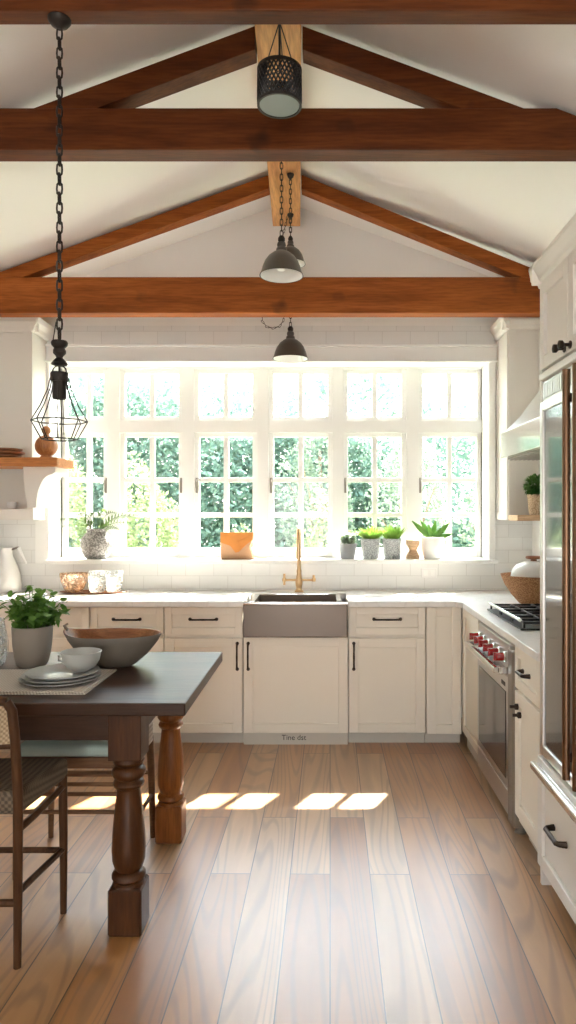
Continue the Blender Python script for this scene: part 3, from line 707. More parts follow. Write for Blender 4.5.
MB().box(hw+.002, hw+.10, -.02, .5, .035, .86).lathe([(0,.89),(.035,.888),(.046,.875),(.049,.855)], hw+.051, .03, 0, 20).build('side_post', M['steelm'], t, bevel=.016, seg=3)
for x, y in ((-hw+.05,.06),(hw+.05,.03),(-hw+.05,.5),(hw-.05,.5)):
    MB().lathe([(0,.05),(.022,.05),(.022,.006),(.028,0),(0,0)], x, y, 0, 16).build('foot', M['steelm'], t, True)
CY0, CY1, CX0, CX1 = 3.36, 4.06, .945, 1.45
t = thing('gas_cooktop', 'black gas cooktop with iron grates on the white worktop', 'cooktop', ((CX0+CX1)/2, (CY0+CY1)/2, CT1))
a, c = (CX1-CX0)/2, (CY1-CY0)/2
MB().box(-a, a, -c, c, .0005, .010).build('tray', M['black'], t, bevel=.003)
for k in range(3):
    y0 = -c+.01+k*(2*c-.02)/3; y1 = y0+(2*c-.02)/3-.008
    b = MB(); r = .011
    for x in (-a+.02, -a+.13, -a+.25, a-.13, a-.02): b.box(x-r/2,x+r/2,y0+r*.5,y1-r*.5,.030,.042)
    for y in (y0+.006, (y0+y1)/2, y1-.006): b.box(-a+.015,a-.015,y-r/2,y+r/2,.029,.041)
    for x in (-a+.02, a-.02):
        for y in (y0+.006, y1-.006): b.box(x-r/2,x+r/2,y-r/2,y+r/2,.010,.03)
    b.build('grate', M['black'], t, bevel=.002)
    for x in (-a*.5, a*.5):
        MB().lathe([(0,.0095),(.045,.0095),(.042,.018),(.03,.02),(.03,.026),(0,.027)], x, (y0+y1)/2, 0, 20).build('burner', M['steelm'], t, True)
MB().tube([(-a+.005,-c+.03,.046),(-a+.005,c-.03,.046)], .008, 8).build('front_rail', M['steelp'], t, True)

t = thing('range_hood', 'white sloping range hood with polished steel lip', 'hood', (1.06, 3.74, 1.82))
hl = .40
cur = [(0.012,.155),(.10,.245),(.215,.40),(.33,.585),(.46,.80)]
MB().prism([(.46,.0)]+[(.012,.0)]+cur, 'y', -hl, hl).build('body', M['hood'], t, bevel=.002)
MB().box(-.012, .012, -hl-.008, hl+.008, -.002, .145).build('lip', M['steelp'], t, bevel=.003)
b = MB().box(.02,.44,-hl+.03,hl-.03,-.012,-.001)
for k in range(16): b.box(.03+.0255*k,.04+.0255*k,-hl+.04,hl-.04,-.018,-.012)
b.build('filter', M['steelm'], t)

# ------------------------------------------------------------------ fridge and its cupboard
FY0, FY1, FX = 1.91, 2.81, .885
t = thing('fridge', 'glass-fronted steel fridge with copper handles', 'fridge', (FX, (FY0+FY1)/2, 0), -math.pi/2)
hw = .447
MB().box(-hw,hw,.02,.62,.09,2.02).build('body', M['steelm'], t, bevel=.003)
g = MB().box(-hw,hw,-.005,.02,1.945,2.02)
for k in range(44): g.box(-hw+.012+k*.02,-hw+.021+k*.02,-.010,-.004,1.952,2.012)
g.build('top_grille', M['steel'], t, bevel=.001)
for s in (-1,1):
    x0, x1 = (-hw,.048) if s < 0 else (.052, hw)
    b = MB(); fr = .032
    b.box(x0,x0+fr,-.02,.02,.535,1.94).box(x1-fr,x1,-.02,.02,.535,1.94).box(x0+fr,x1-fr,-.02,.02,1.90,1.94).box(x0+fr,x1-fr,-.02,.02,.535,.575)
    d = b.build('door', M['steel'], t, bevel=.004)
    MB().box(x0+fr-.002,x1-fr+.002,-.012,.01,.573,1.902).build('door_glass', M['fglass'], d)
    hx = .004 if s < 0 else .100
    MB().tube([(hx,-.07,.60),(hx,-.07,1.98)], .0135, 14).build('handle', M['copper'], d, True)
    for z_ in (.66,1.87): MB().box(hx-.010,hx+.010,-.07,-.018,z_,z_+.03).build('handle_post', M['bronze'], d, bevel=.003)
d = shaker(-hw,hw,.095,.525,.0,.055,.03).build('freezer_drawer', M['cabw'], t, bevel=.004)
MB().box(-hw+.004,hw-.004,-.062,-.036,.475,.505).box(-hw+.004,hw-.004,-.040,-.026,.48,.50).build('handle', M['steelp'], d, bevel=.008)
pull((-.20,-.022,.315), .14, r=.0085, out=.035, parent=d)
pull((.22,-.022,.315), .16, r=.0085, out=.035, parent=d)
MB().box(-hw,hw,.09,.6,0,.09).build('toe_plinth', M['toe'], t)
o = MB().box(0,.022,0,.62,0,2.405).build('side_panel', M['cabw'], bevel=.002); o.location = (FX-.01, FY1+.002, 0); o.rotation_euler = (0,0,0)
# the panel lies across the run
o.data.transform(Matrix(((0,1,0,0),(1,0,0,0),(0,0,1,0),(0,0,0,1)))); o.data.flip_normals()
tag(o, 'tall warm white end panel between fridge and worktop', 'panel')
t = thing('upper_cabinet', 'grey-white two-door cupboard with crown moulding above the fridge', 'cabinet', (FX, (FY0+FY1)/2, 2.025), -math.pi/2)
hw = .45
MB().box(-hw,hw,.0,.62,0,.40).build('body', M['cabw'], t, bevel=.002)
MB().box(-hw-.001,hw+.001,-.022,.0,.0,.028).build('light_rail', M['trim'], t, bevel=.005)
for x0, x1, kx in ((-hw+.003,-.128,-.155),(-.122,.205,-.095),(.211,hw-.003,.24)):
    d = shaker(x0,x1,.04,.385,0,.05).build('door', M['cabw'], t, bevel=.003)
    MB().lathe([(0,0),(.014,0),(.014,-.004),(.006,-.006),(.006,-.022),(.015,-.03),(.015,-.042),(0,-.046)], kx,-.02,.062,14,axis='y').build('knob', M['bronze'], d, True)
cp = [(0,.385),(-.008,.385),(-.013,.398),(-.024,.406),(-.028,.42),(-.042,.445),(-.046,.452),(-.05,.454),(-.05,.468),(0,.468)]
b = MB().prism(cp, 'x', -hw-.05, hw)
b.prism([(-hw-p[0]*-1.0 if False else -hw+p[0], p[1]) for p in cp], 'y', -.05, .62)
b.build('crown', M['cabw'], t, bevel=.002)

# ------------------------------------------------------------------ wall cupboards by the window
t = thing('wall_cabinet', 'tall warm white wall cupboard beside the hood', 'cabinet', (1.263, 4.80, 1.445), group='tall wall cupboards flanking the window')
w = XR-1.263-.004
b = MB().box(0, w, .0, BW-4.80-.003, 0, 1.40).build('body', M['cabw'], t, bevel=.002)
shaker(.001, w, .0, 1.36, 0, .045, .015).build('door', M['cabw'], t, bevel=.002)
# raised panel on the side that looks to the window
MB().box(-.008, 0, .0, .035, .0, 1.36).box(-.008, 0, .27, BW-4.80-.003, .0, 1.36).box(-.008,0,.035,.27,1.30,1.36).box(-.008,0,.035,.27,0,.05).build('side_panel', M['cabw'], t, bevel=.002)
cp2 = [(-.01,1.30),(-.02,1.31),(-.028,1.335),(-.05,1.365),(-.055,1.40),(0,1.40),(0,1.30)]
MB().prism(cp2, 'y', -.045, BW-4.80-.003).prism([(p[0],p[1]) for p in cp2], 'x', -.045, w).build('crown', M['cabw'], t, bevel=.002)
LXR = -2.02
t = thing('wall_cabinet', 'tall warm white wall cupboard over the orange wooden shelf', 'cabinet', (LXR, 4.86, 1.445), group='tall wall cupboards flanking the window')
w = LXR-XL-.004; dp = BW-4.86-.003
b = MB().box(-w,0,0,dp,.39,1.40).box(-w,0,0,dp,0,.075).box(-.045,0,0,dp,.075,.39).box(-w,-.045,dp-.02,dp,.075,.39).box(-w,-w+.03,0,dp-.02,.075,.39)
b.build('body', M['cabw'], t, bevel=.002)
shaker(-w+.003,0,.41,1.36,0,.06,.015).build('door', M['cabw'], t, bevel=.002)
cp3 = [(-p[0],p[1]) for p in cp2]
MB().prism(cp3, 'y', -.045, dp).prism([(p[0],p[1]) for p in cp2], 'x', -w, .045).build('crown', M['cabw'], t, bevel=.002)
# thick shelf with corbel
SH0, SH1 = 1.798, 1.856
t = thing('wall_shelf', 'thick orange wooden shelf on a curved white corbel', 'shelf', (-2.24, 4.55, SH0))
MB().box(-.506,.505,0,.304,0,SH1-SH0).build('board', M['shelf'], t, bevel=.006)
prof = [(-.02,0),(-.02,-.02)] ; z0 = -.27
pts = [(.255,0),(.47,0),(.47,-.035),(.45,-.05)] + [(.45-.105*math.sin(a)-.0, -.05-.21*(1-math.cos(a))) for a in [math.pi/2*i/8 for i in range(1,9)]] + [(.34,z0),(.285,z0),(.27,-.18),(.262,-.09)]
MB().prism(pts, 'y', .06, .303).build('corbel', M['cabw'], t, bevel=.003)
# pale shelf with topiary
t = MB().box(-.13,.13,-.12,.112,0,.038).build('wall_shelf', M['pale'], bevel=.004); t.location = (1.388, 4.67, 1.442)
tag(t, 'small pale wooden shelf under the hood carrying a round topiary', 'shelf')

# ------------------------------------------------------------------ pendants
def link_canopy(parent, z, r=.05, mat='iron'):
    MB().lathe([(0,0),(r,0),(r,-.006),(r*.75,-.02),(r*.25,-.032),(.008,-.036),(0,-.036)],0,0,z,24).build('canopy', M[mat], parent, True)
PX, PY = gx(60, 2.49), 2.485
t = thing('cage_pendant', 'black wire cage pendant on a long chain from the nearest beam', 'pendant lamp', (PX, PY, 1.755))
top = FBZ[0]-1.755
link_canopy(t, top, .040)
MB().chain([(0,0,top-.035),(0,0,.36)], .043, .019, .0034).build('chain', M['iron'], t, True)
MB().tube([(0,0,.36),(-.022,0,.345)], .002, 6).tube([(-.012,.0,.42),(-.024,0,.348)], .002, 6).lathe([(0,.352),(.026,.352),(.029,.345),(.027,.336),(.018,.326),(.022,.318),(.022,.308),(.013,.298),(.011,.292),(.018,.285),(.028,.272),(.028,.268),(.010,.262),(0,.262)],0,0,0,24).build('turned_cap', M['iron'], t, True)
MB().tube([(-.024,0,.235)]+[(-.024*math.cos(a),0,.245+.02*math.sin(a)) for a in [i*math.pi/8 for i in range(9)]]+[(.024,0,.235)], .0025, 6).tube([(0,0,.262),(0,0,.23)],.004,8).build('yoke', M['iron'], t, True)
MB().lathe([(.0,.240),(.029,.240),(.031,.236),(.031,.212),(.029,.208),(.0,.208)],0,0,0,24).build('collar', M['iron'], t, True)
MB().lathe([(0,.21),(.024,.21),(.024,.15),(.022,.146),(.019,.146),(.019,.19),(0,.19)],0,0,0,24).build('socket', M['iron'], t, True)
b = MB(); n = 8
ang = [2*math.pi*(i+.35)/n for i in range(n)]
for a in ang:
    c, s = math.cos(a), math.sin(a)
    b.tube([(.030*c,.030*s,.222),(.040*c,.040*s,.178),(.065*c,.065*s,.12),(.095*c,.095*s,.068),(.060*c,.060*s,.003)], .0021, 6)
for r, z in ((.095,.068),(.060,.003)):
    b.tube([(r*math.cos(a), r*math.sin(a), z) for a in ang], .0022, 6, True)
for dx in (-.012,.012): b.tube([(dx,0,.15),(dx*1.3,0,.02)], .0013, 5)
b.build('cage', M['iron'], t, True)

DX, DY = gx(279.5, 2.8), 2.8
t = thing('drum_pendant', 'black lattice drum pendant hanging from the ridge', 'pendant lamp', (DX, DY, 3.122))
R, H = .0855, .148
top = 3.585-3.122
link_canopy(t, top, .045, 'black')
MB().tube([(0,0,top-.03),(0,0,H)], .0045, 8).build('stem', M['black'], t, True)
b = MB()
for a in (2.6, 4.9, .6): b.tube([(0,0,.34),(R*.98*math.cos(a),R*.98*math.sin(a),H)], .0022, 6)
b.build('hanging_wire', M['black'], t, True)
b = MB(); n = 32
for s in (-1,1):
    for i in range(n):
        a0 = 2*math.pi*i/n
        b.tube([(R*math.cos(a0+s*q*.12),R*math.sin(a0+s*q*.12),.01+(H-.015)*q/7) for q in range(8)], .0046, 4)
b.build('lattice_shade', M['black'], t, True)
MB().lathe([(R-.004,0),(R+.004,0),(R+.004,.012),(R-.004,.012),(R-.004,0)],0,0,0,40).build('lower_hoop', M['iron'], t, True)
b = MB().lathe([(R-.004,H-.012),(R+.004,H-.012),(R+.004,H),(R-.004,H),(R-.004,H-.012)],0,0,0,40)
for a in (2.6,4.9,.6): b.tube([(0,0,H-.005),(R*math.cos(a),R*math.sin(a),H-.005)], .002, 6)
b.build('upper_hoop', M['iron'], t, True)
MB().lathe([(0,.003),(R-.006,.003),(R-.006,.008),(0,.008)],0,0,0,40).build('diffuser', M['diff'], t, True)

dome_out = [(.010,.195),(.022,.19),(.026,.175),(.022,.165),(.03,.155),(.032,.14),(.05,.13),(.075,.11),(.095,.082),(.108,.05),(.116,.02),(.124,.006),(.126,.0)]
def dome(label, x, y, z, s, extra=None, tilt=None):
    t = thing('dome_pendant', label, 'pendant lamp', (x, y, z), group='grey dome pendants under the ridge')
    sh = MB().lathe([(r*s, q*s) for r, q in dome_out],0,0,0,40).build('shade', M['domeg'], t, True)
    MB().lathe([(0,.126*s)]+[((r-.006)*s, (q-.006)*s if q > .01 else q*s) for r, q in dome_out[6:]],0,0,0,40).build('inner_lining', M['white_en'], sh, True)
    MB().lathe([(0,.23*s),(.012*s,.228*s),(.02*s,.215*s),(.02*s,.2*s),(.012*s,.193*s),(0,.193*s)],0,0,0,20).build('cap', M['iron'], t, True)
    MB().lathe([(0,.12*s),(.02*s,.118*s),(.02*s,.09*s),(.03*s,.06*s),(.022*s,.035*s),(0,.028*s)],0,0,0,20).build('bulb', M['white_en'], t, True)
    tp = 3.585-z
    link_canopy(t, tp, .022)
    MB().chain([(0,0,tp-.034),(0,0,.225*s)], .036, .015, .0026).build('chain', M['iron'], t, True)
    if extra: MB().chain(extra, .028, .011, .0018).build('swag_chain', M['iron'], t, True)
    return t
dome('grey dome pendant hanging just in front of the beam by the windows', gx(281.5,3.75), 3.75, gz(276,3.75), .94)
dome('grey dome pendant half hidden behind another dome near the gable', gx(290.5,4.32), 4.32, gz(264,4.32), .74)
ex = [(-.02,0,1.0),(-.14,0,.50),(-.20,0,.32),(-.195,0,.26),(-.165,0,.225),(-.12,0,.215),(-.075,0,.23),(-.05,0,.27),(-.03,0,.40),(-.01,0,.8)]
dome('grey dome pendant with a looped chain in front of the window header', gx(290.5,4.9), 4.9, gz(359,4.9), 1.0, ex)

# ------------------------------------------------------------------ dining table
TZ = .841; TX0, TX1, TY0, TY1 = -2.15, -.478, 2.41, 3.30
tx, ty = (TX0+TX1)/2, (TY0+TY1)/2
t = thing('dining_table', 'dark wooden farmhouse table on turned legs', 'table', (tx, ty, 0))
a, c = (TX1-TX0)/2, (TY1-TY0)/2
MB().box(-a,a,-c,c,TZ-.045,TZ).build('tabletop', M['table'], t, bevel=.005)
lx = a-.226; lyf, lyb = -c+.115, c-.082
ap = MB().box(-lx,lx,lyf-.03,lyf-.005,.685,TZ-.045).box(-lx,lx,lyb+.005,lyb+.03,.685,TZ-.045)
ap.box(lx+.01,lx+.035,lyf,lyb,.685,TZ-.045).box(-lx-.035,-lx-.01,lyf,lyb,.685,TZ-.045)
ap.build('apron', M['table'], t, bevel=.003)
turn = [(.040,.625),(.052,.618),(.056,.607),(.052,.596),(.043,.590),(.053,.584),(.060,.572),(.060,.560),(.052,.548),(.044,.542),(.052,.536),(.056,.526),(.052,.516),(.044,.510),
        (.042,.500),(.045,.47),(.051,.42),(.057,.35),(.060,.29),(.058,.25),(.050,.225),(.044,.215),(.053,.210),(.060,.200),(.060,.190),(.052,.182),(.048,.178),(.056,.172),(.058,.165)]
for sx in (-1,1):
    for y in (lyf, lyb):
        b = MB().lathe(turn, sx*lx, y, 0, 32)
        lg = b.build('leg', M['tleg_lit'] if (y > 0) else M['tleg'], t, True)
        MB().box(sx*lx-.0585,sx*lx+.0585,y-.0585,y+.0585,.62,TZ-.045).build('leg_top_block', M['tleg_lit'] if y > 0 else M['tleg'], lg, bevel=.004)
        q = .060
        MB().box(sx*lx-q,sx*lx+q,y-q,y+q,0,.167).build('leg_foot_block', M['tleg_lit'] if y > 0 else M['tleg'], lg, bevel=.007, seg=1)

# stool under the table
t = thing('stool', 'low wooden stool with pale green cushion under the table', 'stool', (-1.025, 3.045, 0))
w, dd = .235, .185
for sx in (-1,1):
    for sy in (-1,1):
        MB().tube([(sx*w,sy*dd,0),(sx*(w-.004),sy*(dd-.004),.25),(sx*(w-.012),sy*(dd-.012),.47)], [.012,.016,.018], 10).build('leg', M['stoolw'], t, True)
b = MB()
for sy in (-1,1): b.box(-w+.01,w-.01,sy*(dd-.012)-.01,sy*(dd-.012)+.01,.45,.495)
for sx in (-1,1): b.box(sx*(w-.012)-.01,sx*(w-.012)+.01,-dd+.01,dd-.01,.45,.495)
b.build('seat_frame', M['stoolw'], t, bevel=.003)
MB().box(-w,w,-dd,dd,.4955,.545).build('cushion', [M['greencush']], t, bevel=.018, seg=3)
MB().box(w-.006,w+.006,-dd+.02,dd-.02,.452,.54).box(-w-.006,-w+.006,-dd+.02,dd-.02,.452,.54).build('side_webbing', M['webbing'], t, bevel=.003)
for z in (.425,.385,.345,.272):
    MB().tube([(-w+.012,-dd+.006,z),(w-.012,-dd+.006,z)], .009, 8).build('rung', M['stoolw'], t, True)
for sx in (-1,1): MB().tube([(sx*(w-.004),-dd,.20),(sx*(w-.004),dd,.20)], .009, 8).build('stretcher', M['stoolw'], t, True)
MB().tube([(-w+.008,dd-.004,.30),(w-.008,dd-.004,.30)], .009, 8).build('rung', M['stoolw'], t, True)

# chair in front of the table, back to the viewer
t = thing('dining_chair', 'brown wooden chair with rush seat and cane back at the table', 'chair', (-1.20, 2.45, 0))
def P(x, y, z): return (x, y, z)
xb, xf, yb_, yf_ = .19, .225, -.15, .17
for s in (-1,1):
    MB().tube([P(s*xb,yb_+.005,0),P(s*xb,yb_+.01,.25),P(s*xb,yb_+.01,.55),P(s*xb,yb_-.01,.75),P(s*(xb-.004),yb_-.025,.855),P(s*(xb-.02),yb_-.03,.885)], [.0125,.0145,.0165,.016,.016,.015], 12).build('leg', M['chair'], t, True)
    MB().tube([P(s*xf,yf_,0),P(s*xf,yf_,.3),P(s*(xf-.004),yf_,.545)], [.012,.0155,.0165], 12).build('leg', M['chair'], t, True)
    MB().tube(bez(P(s*xb,yb_+.01,.45),P(s*(xb+.02),0,.455),P(s*xf,yf_,.475),6), .0115, 8).build('stretcher', M['chair'], t, True)
    MB().tube([P(s*xb,yb_+.01,.245),P(s*xf,yf_,.24)], .0115, 8).build('stretcher', M['chair'], t, True)
MB().tube([P(-xf,yf_,.235),P(xf,yf_,.235)], .0115, 8).build('stretcher', M['chair'], t, True)
MB().tube([P(-xb,yb_+.01,.21),P(xb,yb_+.01,.21)], .0125, 8).build('stretcher', M['chair'], t, True)
b = MB(); n = 8; top = []
poly = [(-xb-.01,yb_+.0),(xb+.012,yb_+.0),(xf+.015,yf_+.02),(-xf-.015,yf_+.02)]
b.prism(poly, 'z', .50, .578)
b.build('seat', M['rush'], t, bevel=.02, seg=3)
fr = MB().tube([P(-xb+.02,yb_-.03,.885)]+[P(-xb+.02+(2*xb-.04)*i/8, yb_-.03-.02*math.sin(math.pi*i/8), .885+.012*math.sin(math.pi*i/8)) for i in range(1,8)]+[P(xb-.02,yb_-.03,.885)], .0155, 12)
fr.build('top_rail', M['chair'], t, True)
MB().tube([P(-xb,yb_-.005,.735)]+[P(-xb+2*xb*i/6,yb_-.005-.018*math.sin(math.pi*i/6),.735) for i in range(1,6)]+[P(xb,yb_-.005,.735)], .0115, 10).build('lower_rail', M['chair'], t, True)
b = MB()
for i in range(8):
    u0, u1 = i/8, (i+1)/8
    y0 = [yb_-.008-.018*math.sin(math.pi*u) for u in (u0,u1)]; xx = [-xb+.012+(2*xb-.024)*u for u in (u0,u1)]
    b.add([(xx[0],y0[0],.738),(xx[1],y0[1],.738),(xx[1],y0[1]-.018,.885),(xx[0],y0[0]-.018,.885)], [(0,1,2,3)])
b.build('cane_panel', M['cane'], t, solid=.006)

# ------------------------------------------------------------------ on the table
o = MB().box(-.33,.33,-.195,.195,0,.005).box(-.325,.325,-.19,.12,.0055,.0105).build('table_runner', M['cloth'], bevel=.002)
o.location = (-1.19, 2.715, TZ+.0004); tag(o, 'folded checked cloth under the plates on the table', 'cloth')
CLZ = TZ+.0112
pl = [(0,.004),(.085,.004),(.10,.009),(.145,.017),(.1495,.0185),(.147,.014),(.10,.003),(.085,0),(0,0)]
px_, py_ = -1.01, 2.685
for k, (s, lab) in enumerate(((1.0,'grey-white dinner plate at the bottom of the stack'),(.97,'grey-white dinner plate in the middle of the stack'),(.90,'grey-white plate on top of the stack, under the small cup bowl'))):
    o = MB().lathe([(r*s, z) for r, z in pl], 0,0,0,48).build('plate', M['plate'], smooth=True)
    o.location = (px_+.004*k, py_, CLZ+.011*k); tag(o, lab, 'plate', 'stacked plates on the cloth')
o = MB().lathe([(0,.006),(.028,.006),(.05,.02),(.066,.045),(.071,.068),(.0745,.076),(.077,.074),(.074,.066),(.069,.04),(.052,.013),(.034,.003),(.033,0),(0,0)],0,0,0,40).tube([(-.066,0,.055),(-.09,0,.058),(-.088,0,.04),(-.066,0,.036)],.005,6).build('cup_bowl', M['cup'], smooth=True)
o.location = (-.945, 2.725, CLZ+.031); tag(o, 'small pale ceramic cup bowl standing on the plates', 'bowl')
# dough bowl
t = thing('dough_bowl', 'wide oval wooden dough bowl with grey outside', 'bowl', (-.905, 3.0, TZ))
def lift(a, r, z): return r, z*(1+.14*max(0, math.cos(a-math.pi))**6)
out = [(0,0),(.075,0),(.10,.012),(.15,.055),(.19,.105),(.207,.135),(.206,.140)]
inn = [(.206,.140),(.200,.139),(.182,.108),(.14,.06),(.09,.024),(0,.016)]
ob = MB().lathe(out,0,0,0,56,1,.66,fn=lift).build('shell', M['bowlo'], t, True)
MB().lathe(inn,0,0,0,56,1,.66,fn=lift).build('inside', M['bowlw'], t, True)
MB().tube([(-.195,0,.15),(-.207,0,.172),(-.198,.012,.178)], [.009,.007,.005], 8).build('lip_handle', M['bowlo'], t, True)
# herb pot
t = thing('potted_herb', 'leafy green herb in a grey stoneware pot on the table', 'potted plant', (-1.25, 3.0, TZ))
MB().lathe([(0,0),(.052,0),(.064,.012),(.074,.05),(.080,.10),(.083,.17),(.080,.172),(.076,.165),(.074,.145),(0,.145)],0,0,0,36).build('pot', M['pot'], t, True)
MB().lathe([(0,.150),(.074,.147)],0,0,0,24).build('soil', M['soil'], t)
rnd = random.Random(3); b = MB(); st = MB()
for i in range(46):
    a = rnd.uniform(0,6.28); rr = rnd.random()**.6; h = .06+.13*rnd.random()*(1.15-.5*rr); tip = Vector((rr*.13*math.cos(a), rr*.12*math.sin(a), .15+h)); base = Vector((.04*rr*math.cos(a), .04*rr*math.sin(a), .148))
    mid = (base+tip)/2 + Vector((0,0,.025)); pp = bez(base, mid, tip, 5); st.tube(pp, .0015, 5)
    for q in range(10):
        p0 = pp[2+q%4]; d = Vector((rnd.gauss(0,1), rnd.gauss(0,1), rnd.gauss(.15,.6)))
        b.blade(p0 + Vector((rnd.gauss(0,.006),rnd.gauss(0,.006),rnd.gauss(0,.006))), d, rnd.uniform(.03,.05), rnd.uniform(.022,.034), droop=.35)
b.build('leaves', M['parsley'], t, smooth='leaf'); st.build('stems', M['parsley'], t, True)
# glass jar at the edge
o = MB().lathe([(0,.004),(.05,.004),(.062,.02),(.07,.08),(.066,.14),(.055,.19),(.06,.20),(.063,.20),(.058,.19),(.069,.14),(.073,.08),(.065,.015),(.052,0),(0,0)],0,0,0,36).build('glass_jar', M['glass'], smooth=True)
b = MB()
for i in range(10):
    a = 2*math.pi*i/10
    b.tube([(.074*math.cos(a+s_*.5)*k_, .074*math.sin(a+s_*.5)*k_, z_) for s_, k_, z_ in ((0,.9,.012),(.5,1.02,.06),(1,1.02,.10),(1.5,.93,.15),(2,.80,.19))], .0011, 5)
b.build('wire_net', M['steelm'], o, True); o.location = (-1.43, 2.99, TZ); tag(o, 'clear glass jar with wire net beside the herb pot', 'jar')

# ------------------------------------------------------------------ on the back worktop
t = thing('pitcher', 'white ceramic pitcher with a thin spout in the worktop corner', 'pitcher', (gx(6,4.97), 4.97, CT1))
MB().lathe([(0,0),(.095,0),(.102,.012),(.103,.05),(.095,.12),(.08,.18),(.06,.225),(.045,.255),(.042,.29),(.048,.315),(.044,.318),(.038,.30),(.038,.27),(0,.26)],0,0,0,40).build('body', M['potwhite'], t, True)
MB().tube([(.03,0,.30),(.085,-.01,.318),(.10,-.012,.318)], .0075, 10).build('neck', M['steelm'], t, True)
MB().tube([(.095,-.012,.318),(.115,-.015,.27),(.150,-.02,.205)], [.013,.012,.008], 10).build('spout', M['potwhite'], t, True)
MB().tube([(-.04,0,.30),(-.09,0,.30),(-.115,0,.22),(-.09,0,.13)], .009, 10).build('handle', M['potwhite'], t, True)
TXc, TYc = gx(93.5,4.93), 4.93
o = MB().lathe([(0,.004),(.20,.004),(.235,.012),(.238,.010),(.2,0),(0,0)],0,0,0,48,1,.42).build('tray', M['brownplate'], smooth=True); o.location = (TXc, TYc, CT1+.0003); tag(o, 'thin oval wooden tray under the glassware', 'tray')
o = MB().lathe([(0,.004),(.04,.004),(.065,.03),(.085,.08),(.094,.135),(.097,.135),(.088,.078),(.068,.026),(.042,0),(0,0)],0,0,0,36).build('glass_bowl', M['amber'], smooth=True); o.location = (gx(74,4.92), 4.92, CT1+.0055); tag(o, 'amber ribbed glass bowl on the tray', 'bowl')
for px, lab in ((97,'clear textured glass tumbler beside the amber bowl'),(114,'clear textured glass tumbler at the tray end away from the amber bowl')):
    o = MB().lathe([(0,.006),(.045,.006),(.052,.02),(.056,.08),(.058,.15),(.061,.15),(.059,.08),(.056,.015),(.048,0),(0,0)],0,0,0,36, fn=lambda a,r,z: (r*(1+.02*math.sin(10*a)), z)).build('glass_tumbler', M['glass'], smooth=True)
    o.location = (gx(px,4.94), 4.94, CT1+.0055); tag(o, lab, 'glass', 'glass tumblers on the tray')
# woven bowl and white lidded pot by the cooktop
BX, BY = 1.30, 4.34
t = thing('woven_bowl', 'brown woven bowl on the worktop behind the cooktop', 'bowl', (BX, BY, CT1))
MB().lathe([(0,0),(.075,0),(.09,.008),(.135,.06),(.175,.12),(.199,.178),(.202,.182),(.194,.180),(.168,.12),(.125,.058),(.08,.014),(0,.010)],0,0,0,48).build('shell', M['wovenbowl'], t, True)
t = thing('lidded_pot', 'round white lidded pot with wooden knob inside the woven bowl', 'pot', (BX, BY, CT1+.0105))
MB().lathe([(0,0),(.055,0),(.09,.03),(.125,.09),(.140,.15),(.136,.18),(.0,.18)],0,0,0,40).build('body', M['potwhite'], t, True)
MB().lathe([(.136,.18),(.128,.205),(.10,.235),(.06,.252),(0,.258)],0,0,0,40).build('lid', M['potwhite'], t, True)
MB().lathe([(0,.256),(.02,.257),(.018,.266),(.045,.27),(.050,.278),(.045,.286),(0,.288)],0,0,0,24).build('lid_knob', M['brownplate'], t, True)

# ------------------------------------------------------------------ on the sill
SY = 5.19
t = thing('fern_vase', 'round speckled stone vase holding pale fern sprays', 'vase', (gx(97,SY), 5.185, SILL))
MB().lathe([(0,0),(.065,0),(.075,.006),(.105,.05),(.118,.10),(.112,.145),(.085,.185),(.068,.20),(.078,.222),(.072,.222),(.062,.20),(.06,.18),(0,.17)],0,0,0,40).build('vase_body', M['speck'], t, True)
rnd = random.Random(11); b = MB(); st = MB()
for (ax, az, L) in ((-1,.55,.23),(-.8,.9,.2),(-.3,1.1,.17),(.15,1.2,.16),(.6,.95,.22),(1,.62,.26),(1.1,.35,.24),(-1.1,.25,.2),(.3,.6,.14),(-.5,.4,.16),(.8,.15,.2),(-.9,.5,.27),(1.2,.75,.24),(.9,.5,.3),(-.6,1.0,.2),(.4,1.15,.2)):
    tip = Vector((ax*L*1.12, rnd.uniform(-.09,.05), .21+az*L*.62)); pp = bez((ax*.02,0,.2), (ax*L*.4, tip.y*.4, .25+az*L*.55), tip, 12); st.tube(pp, .0018, 5)
    for q in range(2,13):
        d = (pp[min(q,12)]-pp[q-1]).normalized()
        for s in (-1,1):
            side = d.cross(Vector((0,1,0))).normalized()*s
            b.blade(pp[q], d*.8+side, .052*(1.12-q/14), .0125, droop=.1, n=2)
b.build('fronds', M['fern'], t, smooth='leaf'); st.build('stalks', M['fern'], t, True)
# orange pouch
t = thing('leather_pouch', 'orange and tan folded leather pouch standing on the sill', 'pouch', (gx(237.5,5.15), 5.15, SILL))
w = .118; hgt = .195
b = MB()
outl = [(-w,0),(w,0),(w*1.0,.02),(w*.80,.09),(w*.97,.145),(w*1.0,hgt),(-w*1.0,hgt),(-w*1.02,.10)]
b.prism(outl, 'y', -.035, .035).build('body', M['tan'], t, bevel=.008)
fl = [(-w*1.01,hgt+.003),(w*1.01,hgt+.003),(w*.98,.145),(w*.5,.10),(w*.12,.055),(-.01,.05),(-w*.4,.10),(-w*1.03,.125)]
MB().prism(fl, 'y', -.042, -.036).build('flap', M['orange'], t, bevel=.002)
MB().prism([(w*.05,.13),(w*.95,.178),(w*.9,.15),(w*.2,.085)], 'y', -.046, -.0425).build('fold', M['orange'], t, bevel=.002)
MB().box(-w,w,-.037,.037,0,.006).build('base_strip', M['brownplate'], t, bevel=.001)
